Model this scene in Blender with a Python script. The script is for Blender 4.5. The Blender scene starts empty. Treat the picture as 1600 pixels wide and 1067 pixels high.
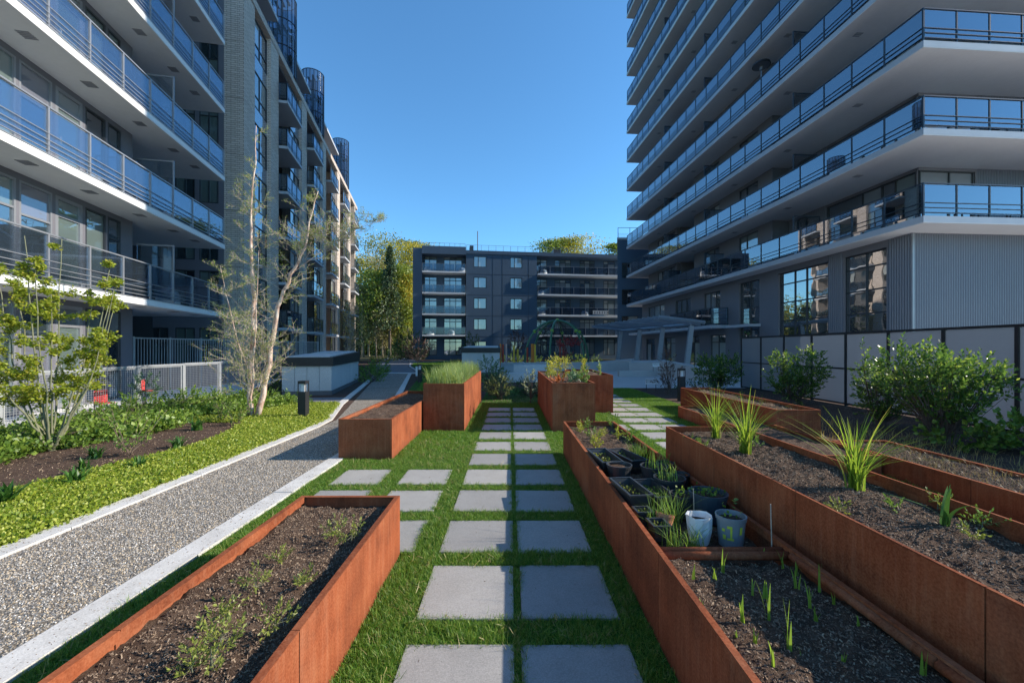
import bpy, math, random
import numpy as np
from mathutils import Vector, Matrix, noise as mnoise
R = math.radians
random.seed(7); rng = np.random.default_rng(7)
scene = bpy.context.scene
COL = scene.collection

# ------------------------------------------------------------------ camera, sky, sun, exposure
cam_d = bpy.data.cameras.new('camera'); cam = bpy.data.objects.new('camera', cam_d); COL.objects.link(cam)
cam.location = (0, 0, 1.69); cam.rotation_euler = (R(90), 0, 0)
cam_d.sensor_width = 36; cam_d.lens = 14.4
cam_d.shift_x = 3 / 1600; cam_d.shift_y = 10.5 / 1600
cam_d.clip_start = 0.05; cam_d.clip_end = 2000
scene.camera = cam
SUN_EL, SUN_AZ = 29.5, 2.5            # azimuth counted from +X towards +Y
world = bpy.data.worlds.new('World'); scene.world = world; world.use_nodes = True
wn = world.node_tree.nodes; wl = world.node_tree.links
bg = wn['Background']; sky = wn.new('ShaderNodeTexSky')
sky.sky_type = 'NISHITA'; sky.sun_disc = False
sky.sun_elevation = R(SUN_EL); sky.sun_rotation = R(90 - SUN_AZ)
sky.air_density = 1.0; sky.dust_density = 0.05; sky.ozone_density = 3.0
sky_tint = wn.new('ShaderNodeMix'); sky_tint.data_type = 'RGBA'; sky_tint.blend_type = 'MULTIPLY'; sky_tint.inputs[0].default_value = 1
sky_tint.inputs[7].default_value = (.46, .76, .88, 1)          # the deep polarised blue of the photograph
wl.new(sky.outputs[0], sky_tint.inputs[6]); wl.new(sky_tint.outputs[2], bg.inputs[0]); bg.inputs[1].default_value = 0.136
sd = bpy.data.lights.new('sun', 'SUN'); sun = bpy.data.objects.new('sun', sd); COL.objects.link(sun)
sd.energy = 3.6; sd.angle = R(0.5); sd.color = (1.0, 0.9, 0.77)
sv = Vector((math.cos(R(SUN_EL)) * math.cos(R(SUN_AZ)), math.cos(R(SUN_EL)) * math.sin(R(SUN_AZ)), math.sin(R(SUN_EL))))
sun.rotation_euler = sv.to_track_quat('Z', 'Y').to_euler()
sun.location = (40, 0, 40)
scene.view_settings.view_transform = 'Standard'; scene.view_settings.look = 'None'
scene.view_settings.gamma = 1; scene.view_settings.use_curve_mapping = False
scene.view_settings.exposure = 1.12

# ------------------------------------------------------------------ materials
MATS = {}
def new_mat(name):
    m = bpy.data.materials.new(name); m.use_nodes = True
    return m, m.node_tree.nodes, m.node_tree.links, m.node_tree.nodes['Principled BSDF']
def rgb(c): return (c[0], c[1], c[2], 1)
def coords(n, l, scale=(1, 1, 1), src='Object'):
    t = n.new('ShaderNodeTexCoord'); mp = n.new('ShaderNodeMapping'); mp.inputs['Scale'].default_value = scale
    l.new(t.outputs[src], mp.inputs[0]); return mp.outputs[0]
def tex_noise(n, l, vec, scale, detail=4, rough=.6):
    t = n.new('ShaderNodeTexNoise'); t.inputs['Scale'].default_value = scale
    t.inputs['Detail'].default_value = detail; t.inputs['Roughness'].default_value = rough
    l.new(vec, t.inputs['Vector']); return t.outputs['Fac']
def ramp(n, l, fac, stops):
    r = n.new('ShaderNodeValToRGB'); e = r.color_ramp.elements
    while len(e) < len(stops): e.new(.5)
    for i, (p, c) in enumerate(stops): e[i].position = p; e[i].color = rgb(c)
    l.new(fac, r.inputs[0]); return r.outputs[0]
def mixc(n, l, fac, a, b, mode='MIX'):
    m = n.new('ShaderNodeMix'); m.data_type = 'RGBA'; m.blend_type = mode
    for s, v in ((0, fac), (6, a), (7, b)):
        if isinstance(v, (int, float)): m.inputs[s].default_value = v
        elif isinstance(v, tuple): m.inputs[s].default_value = rgb(v)
        else: l.new(v, m.inputs[s])
    return m.outputs[2]
def bump(n, l, b, h, strength, dist=.01):
    x = n.new('ShaderNodeBump'); x.inputs['Strength'].default_value = strength; x.inputs['Distance'].default_value = dist
    l.new(h, x.inputs['Height']); l.new(x.outputs[0], b.inputs['Normal']); return x
def plain(name, a, b2=None, scale=3, rough=.7, metal=0, bmp=.0, fine=60, stretch=(1, 1, 1), spec=.5, fm=None):
    """a surface with two close tones, mottled at one coarse and one fine scale"""
    if name in MATS: return MATS[name]
    m, n, l, b = new_mat(name)
    b2 = b2 or tuple(min(1, c * 1.18 + .004) for c in a)
    v = coords(n, l, stretch)
    c = ramp(n, l, tex_noise(n, l, v, scale, 5), [(.32, a), (.68, b2)])
    f = tex_noise(n, l, v, fine, 2)
    fm = fm if fm is not None else (.3 if rough > .8 else .05)
    c = mixc(n, l, fm, c, ramp(n, l, f, [(.3, tuple(x * .55 for x in a)), (.7, tuple(min(1, x * 1.35) for x in b2))]))
    l.new(c, b.inputs['Base Color']); b.inputs['Roughness'].default_value = rough; b.inputs['Metallic'].default_value = metal
    b.inputs['Specular IOR Level'].default_value = spec
    if bmp: bump(n, l, b, f, bmp, .004)
    MATS[name] = m; return m
def leafmat(name, dark, light, trans=.35, rough=.45, tip=None):
    if name in MATS: return MATS[name]
    m, n, l, b = new_mat(name)
    g = n.new('ShaderNodeNewGeometry')
    st = [(0, dark), (.75, light)] + ([(1, tip)] if tip else [])
    c = ramp(n, l, g.outputs['Random Per Island'], st)
    l.new(c, b.inputs['Base Color']); b.inputs['Roughness'].default_value = rough
    t = n.new('ShaderNodeBsdfTranslucent'); tc = mixc(n, l, 1.0, c, (1.0, 1.0, .45), 'MULTIPLY')
    br = n.new('ShaderNodeBrightContrast'); br.inputs['Bright'].default_value = .02; l.new(tc, br.inputs[0]); l.new(br.outputs[0], t.inputs[0])
    mx = n.new('ShaderNodeMixShader'); mx.inputs[0].default_value = trans
    l.new(b.outputs[0], mx.inputs[1]); l.new(t.outputs[0], mx.inputs[2]); l.new(mx.outputs[0], n['Material Output'].inputs[0])
    MATS[name] = m; return m

def make_corten(name, bright=1.0, seed=0.0):
    m, n, l, b = new_mat(name)
    oi = n.new('ShaderNodeObjectInfo')
    t = n.new('ShaderNodeTexCoord'); mp = n.new('ShaderNodeMapping'); l.new(t.outputs['Object'], mp.inputs[0])
    cb = n.new('ShaderNodeCombineXYZ'); mu = n.new('ShaderNodeMath'); mu.operation = 'MULTIPLY'; mu.inputs[1].default_value = 37
    l.new(oi.outputs['Random'], mu.inputs[0]); l.new(mu.outputs[0], cb.inputs[0]); l.new(mu.outputs[0], cb.inputs[1]); l.new(cb.outputs[0], mp.inputs['Location'])
    v = mp.outputs[0]
    big = tex_noise(n, l, v, 2.3, 9, .68)
    c = ramp(n, l, big, [(.2, (.07, .018, .009)), (.38, (.15, .036, .015)), (.5, (.32, .078, .028)), (.62, (.38, .115, .046)), (.8, (.44, .2, .1))])
    sc = n.new('ShaderNodeVectorMath'); sc.operation = 'MULTIPLY'; sc.inputs[1].default_value = (14, 14, .9); l.new(v, sc.inputs[0])
    st = tex_noise(n, l, sc.outputs[0], 2.0, 4, .65)
    c = mixc(n, l, .36, c, ramp(n, l, st, [(.3, (.06, .016, .009)), (.5, (.26, .065, .026)), (.72, (.4, .19, .11))]))
    bl = tex_noise(n, l, v, .85, 5, .6)
    c = mixc(n, l, ramp(n, l, bl, [(.5, (0, 0, 0)), (.68, (.75, .75, .75))]), c, (.085, .022, .012))
    c = mixc(n, l, ramp(n, l, bl, [(.3, (.6, .6, .6)), (.45, (0, 0, 0))]), c, (.34, .17, .1))
    fn = tex_noise(n, l, v, 95, 3, .7)
    c = mixc(n, l, .35, c, ramp(n, l, fn, [(.33, (.08, .022, .011)), (.66, (.36, .14, .07))]))
    # darker towards the foot of the plate, broken up by the coarse noise
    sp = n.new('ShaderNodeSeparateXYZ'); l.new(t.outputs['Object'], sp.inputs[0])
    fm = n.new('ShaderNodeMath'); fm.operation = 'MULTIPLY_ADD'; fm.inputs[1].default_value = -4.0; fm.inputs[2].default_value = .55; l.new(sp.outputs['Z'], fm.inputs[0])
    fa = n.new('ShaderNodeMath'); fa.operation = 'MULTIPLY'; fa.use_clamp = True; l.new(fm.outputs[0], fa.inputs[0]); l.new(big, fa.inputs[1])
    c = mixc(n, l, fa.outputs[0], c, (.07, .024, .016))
    l.new(c, b.inputs['Base Color']); b.inputs['Roughness'].default_value = .85; b.inputs['Specular IOR Level'].default_value = .1
    bump(n, l, b, fn, .25, .003)
    MATS[name] = m; return m
CORTEN = make_corten('corten_steel')

def make_soil():
    m, n, l, b = new_mat('garden_soil'); v = coords(n, l)
    a = tex_noise(n, l, v, 9, 6, .7)
    c = ramp(n, l, a, [(.3, (.05, .028, .018)), (.5, (.13, .082, .055)), (.75, (.27, .19, .135))])
    vo = n.new('ShaderNodeTexVoronoi'); vo.inputs['Scale'].default_value = 150; l.new(v, vo.inputs['Vector'])
    c = mixc(n, l, .4, c, ramp(n, l, vo.outputs['Distance'], [(.1, (.2, .15, .12)), (.6, (.035, .022, .016))]))
    l.new(c, b.inputs['Base Color']); b.inputs['Roughness'].default_value = .95; b.inputs['Specular IOR Level'].default_value = .15
    f = tex_noise(n, l, v, 70, 5, .8); bump(n, l, b, f, 1.0, .02)
    MATS['garden_soil'] = m; return m
SOIL = make_soil()
def make_gravel():
    m, n, l, b = new_mat('pea_gravel'); v = coords(n, l)
    vo = n.new('ShaderNodeTexVoronoi'); vo.inputs['Scale'].default_value = 75; l.new(v, vo.inputs['Vector'])
    hs = n.new('ShaderNodeSeparateColor'); l.new(vo.outputs['Color'], hs.inputs[0])
    c = ramp(n, l, hs.outputs[0], [(0, (.12, .105, .09)), (.3, (.27, .24, .2)), (.55, (.42, .34, .25)), (.8, (.52, .48, .42)), (1, (.7, .68, .64))])
    w = tex_noise(n, l, v, .9, 4); c = mixc(n, l, ramp(n, l, w, [(.5, (0, 0, 0)), (.72, (.5, .5, .5))]), c, (.2, .16, .09))
    c = mixc(n, l, .75, c, ramp(n, l, vo.outputs['Distance'], [(.0, (1, 1, 1)), (.75, (.25, .24, .23))]), 'MULTIPLY')
    l.new(c, b.inputs['Base Color']); b.inputs['Roughness'].default_value = .85
    iv = n.new('ShaderNodeMath'); iv.operation = 'MULTIPLY'; iv.inputs[1].default_value = -1; l.new(vo.outputs['Distance'], iv.inputs[0])
    bump(n, l, b, iv.outputs[0], .9, .012)
    MATS['pea_gravel'] = m; return m
GRAVEL = make_gravel()
def make_stone():
    m, n, l, b = new_mat('paver_stone'); oi = n.new('ShaderNodeObjectInfo'); tc = n.new('ShaderNodeTexCoord'); va = n.new('ShaderNodeVectorMath'); va.operation = 'ADD'; l.new(tc.outputs['Object'], va.inputs[0])
    sc_ = n.new('ShaderNodeVectorMath'); sc_.operation = 'SCALE'; sc_.inputs['Scale'].default_value = 41; cx_ = n.new('ShaderNodeCombineXYZ'); l.new(oi.outputs['Random'], cx_.inputs[0]); l.new(oi.outputs['Random'], cx_.inputs[1]); l.new(cx_.outputs[0], sc_.inputs[0]); l.new(sc_.outputs[0], va.inputs[1]); v = va.outputs[0]
    a = tex_noise(n, l, v, 2.2, 6, .65)
    c = ramp(n, l, a, [(.3, (.23, .225, .215)), (.7, (.32, .312, .3))])
    w = tex_noise(n, l, v, 1.4, 6, .7); c = mixc(n, l, ramp(n, l, w, [(.52, (0, 0, 0)), (.7, (.45, .45, .45))]), c, (.17, .16, .14))
    f = tex_noise(n, l, v, 130, 3, .7); c = mixc(n, l, .4, c, ramp(n, l, f, [(.32, (.17, .17, .17)), (.66, (.46, .45, .44))]))
    c = mixc(n, l, 1, c, ramp(n, l, oi.outputs['Random'], [(0, (.8, .8, .8)), (.5, (.97, .96, .94)), (1, (1.12, 1.1, 1.06))]), 'MULTIPLY')
    sp = n.new('ShaderNodeTexVoronoi'); sp.inputs['Scale'].default_value = 14; l.new(v, sp.inputs['Vector'])
    c = mixc(n, l, ramp(n, l, sp.outputs['Distance'], [(.03, (.7, .7, .7)), (.07, (0, 0, 0))]), c, (.12, .11, .1))
    l.new(c, b.inputs['Base Color']); b.inputs['Roughness'].default_value = .8; bump(n, l, b, f, .15, .002)
    MATS['paver_stone'] = m; return m
STONE = make_stone()
def make_brick(name, c1, c2, mortar):
    m, n, l, b = new_mat(name)
    t = n.new('ShaderNodeTexCoord'); s = n.new('ShaderNodeSeparateXYZ'); l.new(t.outputs['Object'], s.inputs[0])
    ad = n.new('ShaderNodeMath'); ad.operation = 'ADD'; l.new(s.outputs['X'], ad.inputs[0]); l.new(s.outputs['Y'], ad.inputs[1])
    cb = n.new('ShaderNodeCombineXYZ'); l.new(ad.outputs[0], cb.inputs[0]); l.new(s.outputs['Z'], cb.inputs[1])
    br = n.new('ShaderNodeTexBrick'); l.new(cb.outputs[0], br.inputs['Vector']); br.inputs['Scale'].default_value = 1
    br.inputs['Brick Width'].default_value = .4; br.inputs['Row Height'].default_value = .11; br.inputs['Mortar Size'].default_value = .014
    br.inputs['Color1'].default_value = rgb(c1); br.inputs['Color2'].default_value = rgb(c2); br.inputs['Mortar'].default_value = rgb(mortar)
    l.new(br.outputs[0], b.inputs['Base Color']); b.inputs['Roughness'].default_value = .85
    iv = n.new('ShaderNodeMath'); iv.operation = 'MULTIPLY'; iv.inputs[1].default_value = -1; l.new(br.outputs['Fac'], iv.inputs[0]); bump(n, l, b, iv.outputs[0], .6, .01)
    MATS[name] = m; return m
BRICK = make_brick('pale_grey_brick', (.5, .42, .36), (.62, .53, .46), (.26, .23, .2))
def make_pane(name, base, tint=.32, wav=.02):
    """window glass over a dim room: a coloured body with a strong clear reflection"""
    if name in MATS: return MATS[name]
    m, n, l, b = new_mat(name)
    v = coords(n, l)
    b.inputs['Base Color'].default_value = rgb(base); b.inputs['Roughness'].default_value = .35
    g = n.new('ShaderNodeBsdfGlossy'); g.inputs['Roughness'].default_value = .01; g.inputs['Color'].default_value = (.78, .8, .84, 1)
    lw = n.new('ShaderNodeFresnel'); lw.inputs[0].default_value = 1.5
    mm = n.new('ShaderNodeMath'); mm.operation = 'MULTIPLY_ADD'; mm.use_clamp = True; mm.inputs[1].default_value = 1.4; mm.inputs[2].default_value = tint - .06
    l.new(lw.outputs[0], mm.inputs[0])
    mx = n.new('ShaderNodeMixShader'); l.new(mm.outputs[0], mx.inputs[0]); l.new(b.outputs[0], mx.inputs[1]); l.new(g.outputs[0], mx.inputs[2])
    bp = n.new('ShaderNodeBump'); bp.inputs['Strength'].default_value = wav; bp.inputs['Distance'].default_value = .2
    l.new(tex_noise(n, l, v, 1.6, 1), bp.inputs['Height']); l.new(bp.outputs[0], g.inputs['Normal'])
    l.new(mx.outputs[0], n['Material Output'].inputs[0]); MATS[name] = m; return m
PANES = [make_pane('pane_dark_room', (.012, .016, .02)), make_pane('pane_dim_room', (.03, .045, .05)),
         make_pane('pane_pale_blind', (.34, .37, .36), .22), make_pane('pane_green_grey_blind', (.12, .16, .15), .26), make_pane('pane_curtain', (.2, .22, .23), .25)]
def make_balcony_glass(name, tint, refl=.18, fk=1.5):
    m, n, l, b = new_mat(name)
    tr = n.new('ShaderNodeBsdfTransparent'); tr.inputs[0].default_value = rgb(tint)
    g = n.new('ShaderNodeBsdfGlossy'); g.inputs['Roughness'].default_value = .015; g.inputs['Color'].default_value = (.78, .82, .9, 1)
    d = n.new('ShaderNodeBsdfDiffuse'); d.inputs[0].default_value = (.35, .45, .52, 1)
    f = n.new('ShaderNodeFresnel'); f.inputs[0].default_value = 1.5
    mm = n.new('ShaderNodeMath'); mm.operation = 'MULTIPLY_ADD'; mm.use_clamp = True; mm.inputs[1].default_value = fk; mm.inputs[2].default_value = refl - .04 * fk
    l.new(f.outputs[0], mm.inputs[0])
    m0 = n.new('ShaderNodeMixShader'); m0.inputs[0].default_value = .035; l.new(tr.outputs[0], m0.inputs[1]); l.new(d.outputs[0], m0.inputs[2])
    mx = n.new('ShaderNodeMixShader'); l.new(mm.outputs[0], mx.inputs[0]); l.new(m0.outputs[0], mx.inputs[1]); l.new(g.outputs[0], mx.inputs[2])
    l.new(mx.outputs[0], n['Material Output'].inputs[0]); MATS[name] = m; return m
BGLASS = make_balcony_glass('balcony_glass', (.78, .84, .88), .09, .72)
BGLASS2 = make_balcony_glass('tower_balcony_glass', (.55, .68, .78), .3)
FGLASS = make_balcony_glass('far_balcony_glass', (.5, .58, .66), .06, .35)
FROST = plain('frosted_screen_glass', (.33, .35, .38), (.36, .38, .41), 1.5, .35, 0, 0, 20)
def _frost():
    n, l = FROST.node_tree.nodes, FROST.node_tree.links; t = n.new('ShaderNodeBsdfTranslucent'); t.inputs[0].default_value = (.3, .33, .38, 1)
    m = n.new('ShaderNodeMixShader'); m.inputs[0].default_value = .42; l.new(n['Principled BSDF'].outputs[0], m.inputs[1]); l.new(t.outputs[0], m.inputs[2]); l.new(m.outputs[0], n['Material Output'].inputs[0])
_frost()

CONC = plain('pale_kerb_concrete', (.42, .405, .38), (.62, .605, .58), 3.5, .85, 0, .3, 110)
CONC2 = plain('board_concrete', (.45, .46, .47), (.55, .56, .56), 1.2, .85, 0, .15, 50, (1, 1, .3))
PLAZA = plain('plaza_concrete', (.4, .4, .4), (.48, .475, .465), .35, .85, 0, .2, 40)
LIGHTCONC = plain('terrace_and_bounce_concrete', (.6, .59, .57), (.68, .67, .65), .35, .85, 0, .2, 40)
MULCH = plain('bark_mulch', (.045, .028, .022), (.1, .066, .05), 7, .95, 0, .8, 55, spec=.15)
TURF = plain('turf_base', (.025, .075, .01), (.05, .12, .018), 6, .9, 0, .5, 120, spec=.1)
FARGROUND = plain('leaf_litter_ground', (.05, .05, .025), (.08, .075, .04), .5, .95, 0, 0, 8, spec=.1)
FASCIA = plain('white_fascia_paint', (.66, .68, .7), (.72, .74, .75), 1, .55)
SOFFIT = plain('painted_soffit', (.6, .6, .6), (.66, .66, .65), .4, .8, 0, 0, 6)
CLAD_L = plain('slate_grey_cladding', (.13, .13, .15), (.145, .145, .17), .5, .6, 0, 0, 15)
SPAND = plain('grey_spandrel_panel', (.2, .2, .24), (.22, .22, .26), .6, .35, 0, 0, 10)
ALU = plain('grey_aluminium', (.24, .25, .27), (.29, .3, .32), 2, .4, .35)
ALU_D = plain('dark_window_frame', (.028, .032, .038), (.036, .04, .046), 2, .45)
TFASC = plain('tower_fascia_paint', (.36, .385, .42), (.42, .445, .48), 1, .6)
TSOFF = plain('tower_soffit', (.56, .55, .55), (.62, .61, .6), .4, .8, 0, 0, 6)
TRAIL = plain('navy_black_rail', (.014, .024, .04), (.02, .032, .05), 2, .4)
TCLAD = plain('tower_cladding', (.145, .145, .165), (.165, .165, .185), .4, .6, 0, 0, 12)
TRIB = plain('ribbed_metal_cladding', (.13, .14, .17), (.15, .16, .19), .4, .45, .2, 0, 12)
FCLAD = plain('blue_grey_render', (.06, .105, .16), (.07, .12, .18), .3, .75, 0, 0, 8)
BLACK = plain('matt_black_metal', (.012, .013, .015), (.02, .021, .024), 3, .5)
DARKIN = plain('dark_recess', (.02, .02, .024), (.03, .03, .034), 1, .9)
GALV = plain('galvanised_steel', (.38, .4, .43), (.48, .5, .52), 6, .45, .5)
BARK = plain('brown_bark', (.07, .05, .04), (.13, .1, .08), 9, .9, 0, .5, 60)
TWIG = plain('pale_twig', (.34, .26, .2), (.5, .41, .33), 9, .85)
GREENSTEM = plain('green_grey_stem', (.13, .14, .08), (.2, .2, .12), 9, .8)
WHITE = plain('white_plastic', (.62, .64, .66), (.7, .72, .73), 3, .45)
def make_birch():
    m, n, l, b = new_mat('birch_bark'); v = coords(n, l, (1, 1, .35))
    a = tex_noise(n, l, v, 14, 5, .7); c = ramp(n, l, a, [(.3, (.2, .1, .07)), (.45, (.45, .3, .23)), (.6, (.62, .52, .44)), (.8, (.75, .68, .6))])
    w = tex_noise(n, l, coords(n, l, (1, 1, 8)), 5, 3); c = mixc(n, l, ramp(n, l, w, [(.6, (0, 0, 0)), (.7, (.7, .7, .7))]), c, (.1, .06, .045))
    l.new(c, b.inputs['Base Color']); b.inputs['Roughness'].default_value = .8; bump(n, l, b, a, .5, .01); return m
BIRCH = make_birch()

# ------------------------------------------------------------------ mesh helpers
def mesh_np(name, V, F, mat, smooth=False):
    """V (n,3) floats, F (m,k) ints with one k for all faces"""
    V = np.asarray(V, dtype=np.float32); F = np.asarray(F, dtype=np.int32)
    me = bpy.data.meshes.new(name); k = F.shape[1]
    me.vertices.add(len(V)); me.vertices.foreach_set('co', V.ravel())
    me.loops.add(F.size); me.loops.foreach_set('vertex_index', F.ravel())
    me.polygons.add(len(F)); me.polygons.foreach_set('loop_start', np.arange(0, F.size, k, dtype=np.int32))
    if smooth: me.polygons.foreach_set('use_smooth', np.ones(len(F), dtype=bool))
    me.update(calc_edges=True); me.validate(clean_customdata=False)
    if mat: me.materials.append(mat)
    return me
def link(name, me, parent=None, loc=(0, 0, 0), rot=(0, 0, 0)):
    o = bpy.data.objects.new(name, me); COL.objects.link(o); o.location = loc; o.rotation_euler = rot
    if parent: o.parent = parent
    return o
def tag(o, label=None, cat=None, group=None, kind=None):
    if label: o['label'] = label
    if cat: o['category'] = cat
    if group: o['group'] = group
    if kind: o['kind'] = kind
    return o
def thing(name, label, cat, loc=(0, 0, 0), rz=0, group=None):
    o = bpy.data.objects.new(name, None); COL.objects.link(o); o.location = loc; o.rotation_euler = (0, 0, rz)
    o.empty_display_size = .2
    return tag(o, label, cat, group)
class MB:
    def __init__(s): s.v = []; s.f = []
    def box(s, x0, x1, y0, y1, z0, z1):
        if x1 < x0: x0, x1 = x1, x0
        if y1 < y0: y0, y1 = y1, y0
        i = len(s.v)
        s.v += [(x0, y0, z0), (x1, y0, z0), (x1, y1, z0), (x0, y1, z0), (x0, y0, z1), (x1, y0, z1), (x1, y1, z1), (x0, y1, z1)]
        s.f += [(i, i+3, i+2, i+1), (i+4, i+5, i+6, i+7), (i, i+1, i+5, i+4), (i+1, i+2, i+6, i+5), (i+2, i+3, i+7, i+6), (i+3, i, i+4, i+7)]
        return s
    def prism(s, poly, z0, z1):
        """poly: ground outline, anticlockwise; z0, z1 numbers or one height per corner"""
        n = len(poly); i = len(s.v)
        za = z0 if hasattr(z0, '__len__') else [z0] * n; zb = z1 if hasattr(z1, '__len__') else [z1] * n
        s.v += [(p[0], p[1], za[k]) for k, p in enumerate(poly)] + [(p[0], p[1], zb[k]) for k, p in enumerate(poly)]
        s.f.append(tuple(i + n - 1 - k for k in range(n))); s.f.append(tuple(i + n + k for k in range(n)))
        for k in range(n): j = (k + 1) % n; s.f.append((i + k, i + j, i + n + j, i + n + k))
        return s
    def tube(s, pts, rad, sides=6, closed=False):
        pts = [Vector(p) for p in pts]; n = len(pts)
        if not hasattr(rad, '__len__'): rad = [rad] * n
        up = Vector((0, 0, 1)); base = len(s.v); ref = None
        for k, p in enumerate(pts):
            d = (pts[(k + 1) % n] - pts[k - 1]) if closed else (pts[min(k + 1, n - 1)] - pts[max(k - 1, 0)])
            d.normalize()
            if ref is None: ref = d.cross(up if abs(d.z) < .9 else Vector((1, 0, 0))).normalized()
            a = (ref - d * ref.dot(d)).normalized(); ref = a; b = d.cross(a)
            for q in range(sides):
                t = 2 * math.pi * q / sides; c = p + (a * math.cos(t) + b * math.sin(t)) * rad[k]; s.v.append(tuple(c))
        m = n if closed else n - 1
        for k in range(m):
            for q in range(sides):
                a0 = base + k * sides + q; a1 = base + k * sides + (q + 1) % sides; k2 = (k + 1) % n
                s.f.append((a0, a1, base + k2 * sides + (q + 1) % sides, base + k2 * sides + q))
        if not closed:
            s.f.append(tuple(base + q for q in reversed(range(sides)))); s.f.append(tuple(base + (n - 1) * sides + q for q in range(sides)))
        return s
    def lathe(s, prof, cx=0, cy=0, sides=20):
        """prof: (r, z) list"""
        i = len(s.v); n = len(prof)
        for r, z in prof:
            for q in range(sides): t = 2 * math.pi * q / sides; s.v.append((cx + r * math.cos(t), cy + r * math.sin(t), z))
        for k in range(n - 1):
            for q in range(sides):
                q2 = (q + 1) % sides; s.f.append((i + k * sides + q, i + k * sides + q2, i + (k + 1) * sides + q2, i + (k + 1) * sides + q))
        return s
    def disc(s, r, z, cx=0, cy=0, sides=20):
        i = len(s.v); s.v += [(cx + r * math.cos(2 * math.pi * q / sides), cy + r * math.sin(2 * math.pi * q / sides), z) for q in range(sides)]
        s.f.append(tuple(range(i, i + sides))); return s
    def ball(s, c, r, seg=8, rings=5):
        prof = [(max(1e-4, r * math.sin(math.pi * k / rings)), c[2] - r * math.cos(math.pi * k / rings)) for k in range(rings + 1)]
        return s.lathe(prof, c[0], c[1], seg)
    def mesh(s, name, mat, smooth=False):
        me = bpy.data.meshes.new(name); me.from_pydata(s.v, [], s.f); me.update()
        if mat: me.materials.append(mat)
        if smooth: me.polygons.foreach_set('use_smooth', [True] * len(me.polygons))
        return me
    def build(s, name, mat, parent=None, loc=(0, 0, 0), rot=(0, 0, 0), world=False, smooth=False):
        if world and parent is not None:
            L = parent.location; s.v = [(a - L.x, b - L.y, c - L.z) for a, b, c in s.v]
        return link(name, s.mesh(name, mat, smooth), parent, loc, rot)
_cache = {}
def cached(key, fn):
    if key not in _cache: _cache[key] = fn()
    return _cache[key]
def gp(u, v, z=0.0):
    """point at height z below the eye seen at photo pixel (u, v), used only to read positions off"""
    Y = (1.69 - z) * 640 / (v - 544.0); return Vector(((u - 797.0) / 640 * Y, Y, z))

def scatter(name, pts, rots, scl, sources, label=None, cat=None, parent=None):
    """one object whose points carry small meshes (uncountable stuff only)"""
    pts = np.asarray(pts, dtype=np.float32); n = len(pts)
    me = bpy.data.meshes.new(name); me.vertices.add(n); me.vertices.foreach_set('co', pts.ravel())
    a = me.attributes.new('rot', 'FLOAT_VECTOR', 'POINT'); a.data.foreach_set('vector', np.asarray(rots, dtype=np.float32).ravel())
    a = me.attributes.new('scl', 'FLOAT', 'POINT'); a.data.foreach_set('value', np.asarray(scl, dtype=np.float32))
    a = me.attributes.new('pick', 'INT', 'POINT'); a.data.foreach_set('value', rng.integers(0, len(sources), n).astype(np.int32))
    o = link(name, me, parent)
    cl = bpy.data.collections.new(name + '_sources')
    for s in sources: cl.objects.link(bpy.data.objects.new(name + '_piece', s))
    g = bpy.data.node_groups.new(name + '_nodes', 'GeometryNodeTree')
    g.interface.new_socket('Geometry', in_out='INPUT', socket_type='NodeSocketGeometry'); g.interface.new_socket('Geometry', in_out='OUTPUT', socket_type='NodeSocketGeometry')
    N = g.nodes; L = g.links; gi = N.new('NodeGroupInput'); go = N.new('NodeGroupOutput')
    ci = N.new('GeometryNodeCollectionInfo'); ci.inputs['Collection'].default_value = cl; ci.inputs['Separate Children'].default_value = True; ci.inputs['Reset Children'].default_value = True
    ip = N.new('GeometryNodeInstanceOnPoints'); ip.inputs['Pick Instance'].default_value = True
    def at(nm, ty):
        x = N.new('GeometryNodeInputNamedAttribute'); x.data_type = ty; x.inputs['Name'].default_value = nm
        return next(q for q in x.outputs if q.enabled and q.name == 'Attribute')
    L.new(gi.outputs[0], ip.inputs['Points']); L.new(ci.outputs[0], ip.inputs['Instance']); L.new(at('rot', 'FLOAT_VECTOR'), ip.inputs['Rotation'])
    L.new(at('scl', 'FLOAT'), ip.inputs['Scale']); L.new(at('pick', 'INT'), ip.inputs['Instance Index']); L.new(ip.outputs[0], go.inputs[0])
    md = o.modifiers.new('scatter', 'NODES'); md.node_group = g
    return tag(o, label, cat, kind='stuff')
def zrot(n, tilt=.15): return np.stack([rng.normal(0, tilt, n), rng.normal(0, tilt, n), rng.uniform(0, 6.283, n)], 1)

# leaves: one folded rhombus each, all in numpy
def leaves(C, D, size, width=.5, fold=.25):
    """C centres, D directions (n,3) of the leaf's length"""
    C = np.asarray(C, float); n = len(C); D = D / (np.linalg.norm(D, axis=1, keepdims=True) + 1e-9)
    S = np.cross(D, rng.normal(0, 1, (n, 3))); S /= np.linalg.norm(S, axis=1, keepdims=True) + 1e-9
    N = np.cross(D, S); size = (np.asarray(size) * np.ones(n))[:, None]
    a = C; t = C + D * size; m = C + D * size * .5 - N * size * fold * .3
    l = m + S * size * width * .5 + N * size * fold * .5; r = m - S * size * width * .5 + N * size * fold * .5
    V = np.stack([a, l, t, r], 1).reshape(-1, 3); i = np.arange(n)[:, None] * 4
    F = np.concatenate([i + np.array([[0, 1, 2]]), i + np.array([[0, 2, 3]])], 0)
    return V, F
def rdir(n, up=0.0):
    d = rng.normal(0, 1, (n, 3)); d[:, 2] += up; return d / np.linalg.norm(d, axis=1, keepdims=True)
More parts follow.
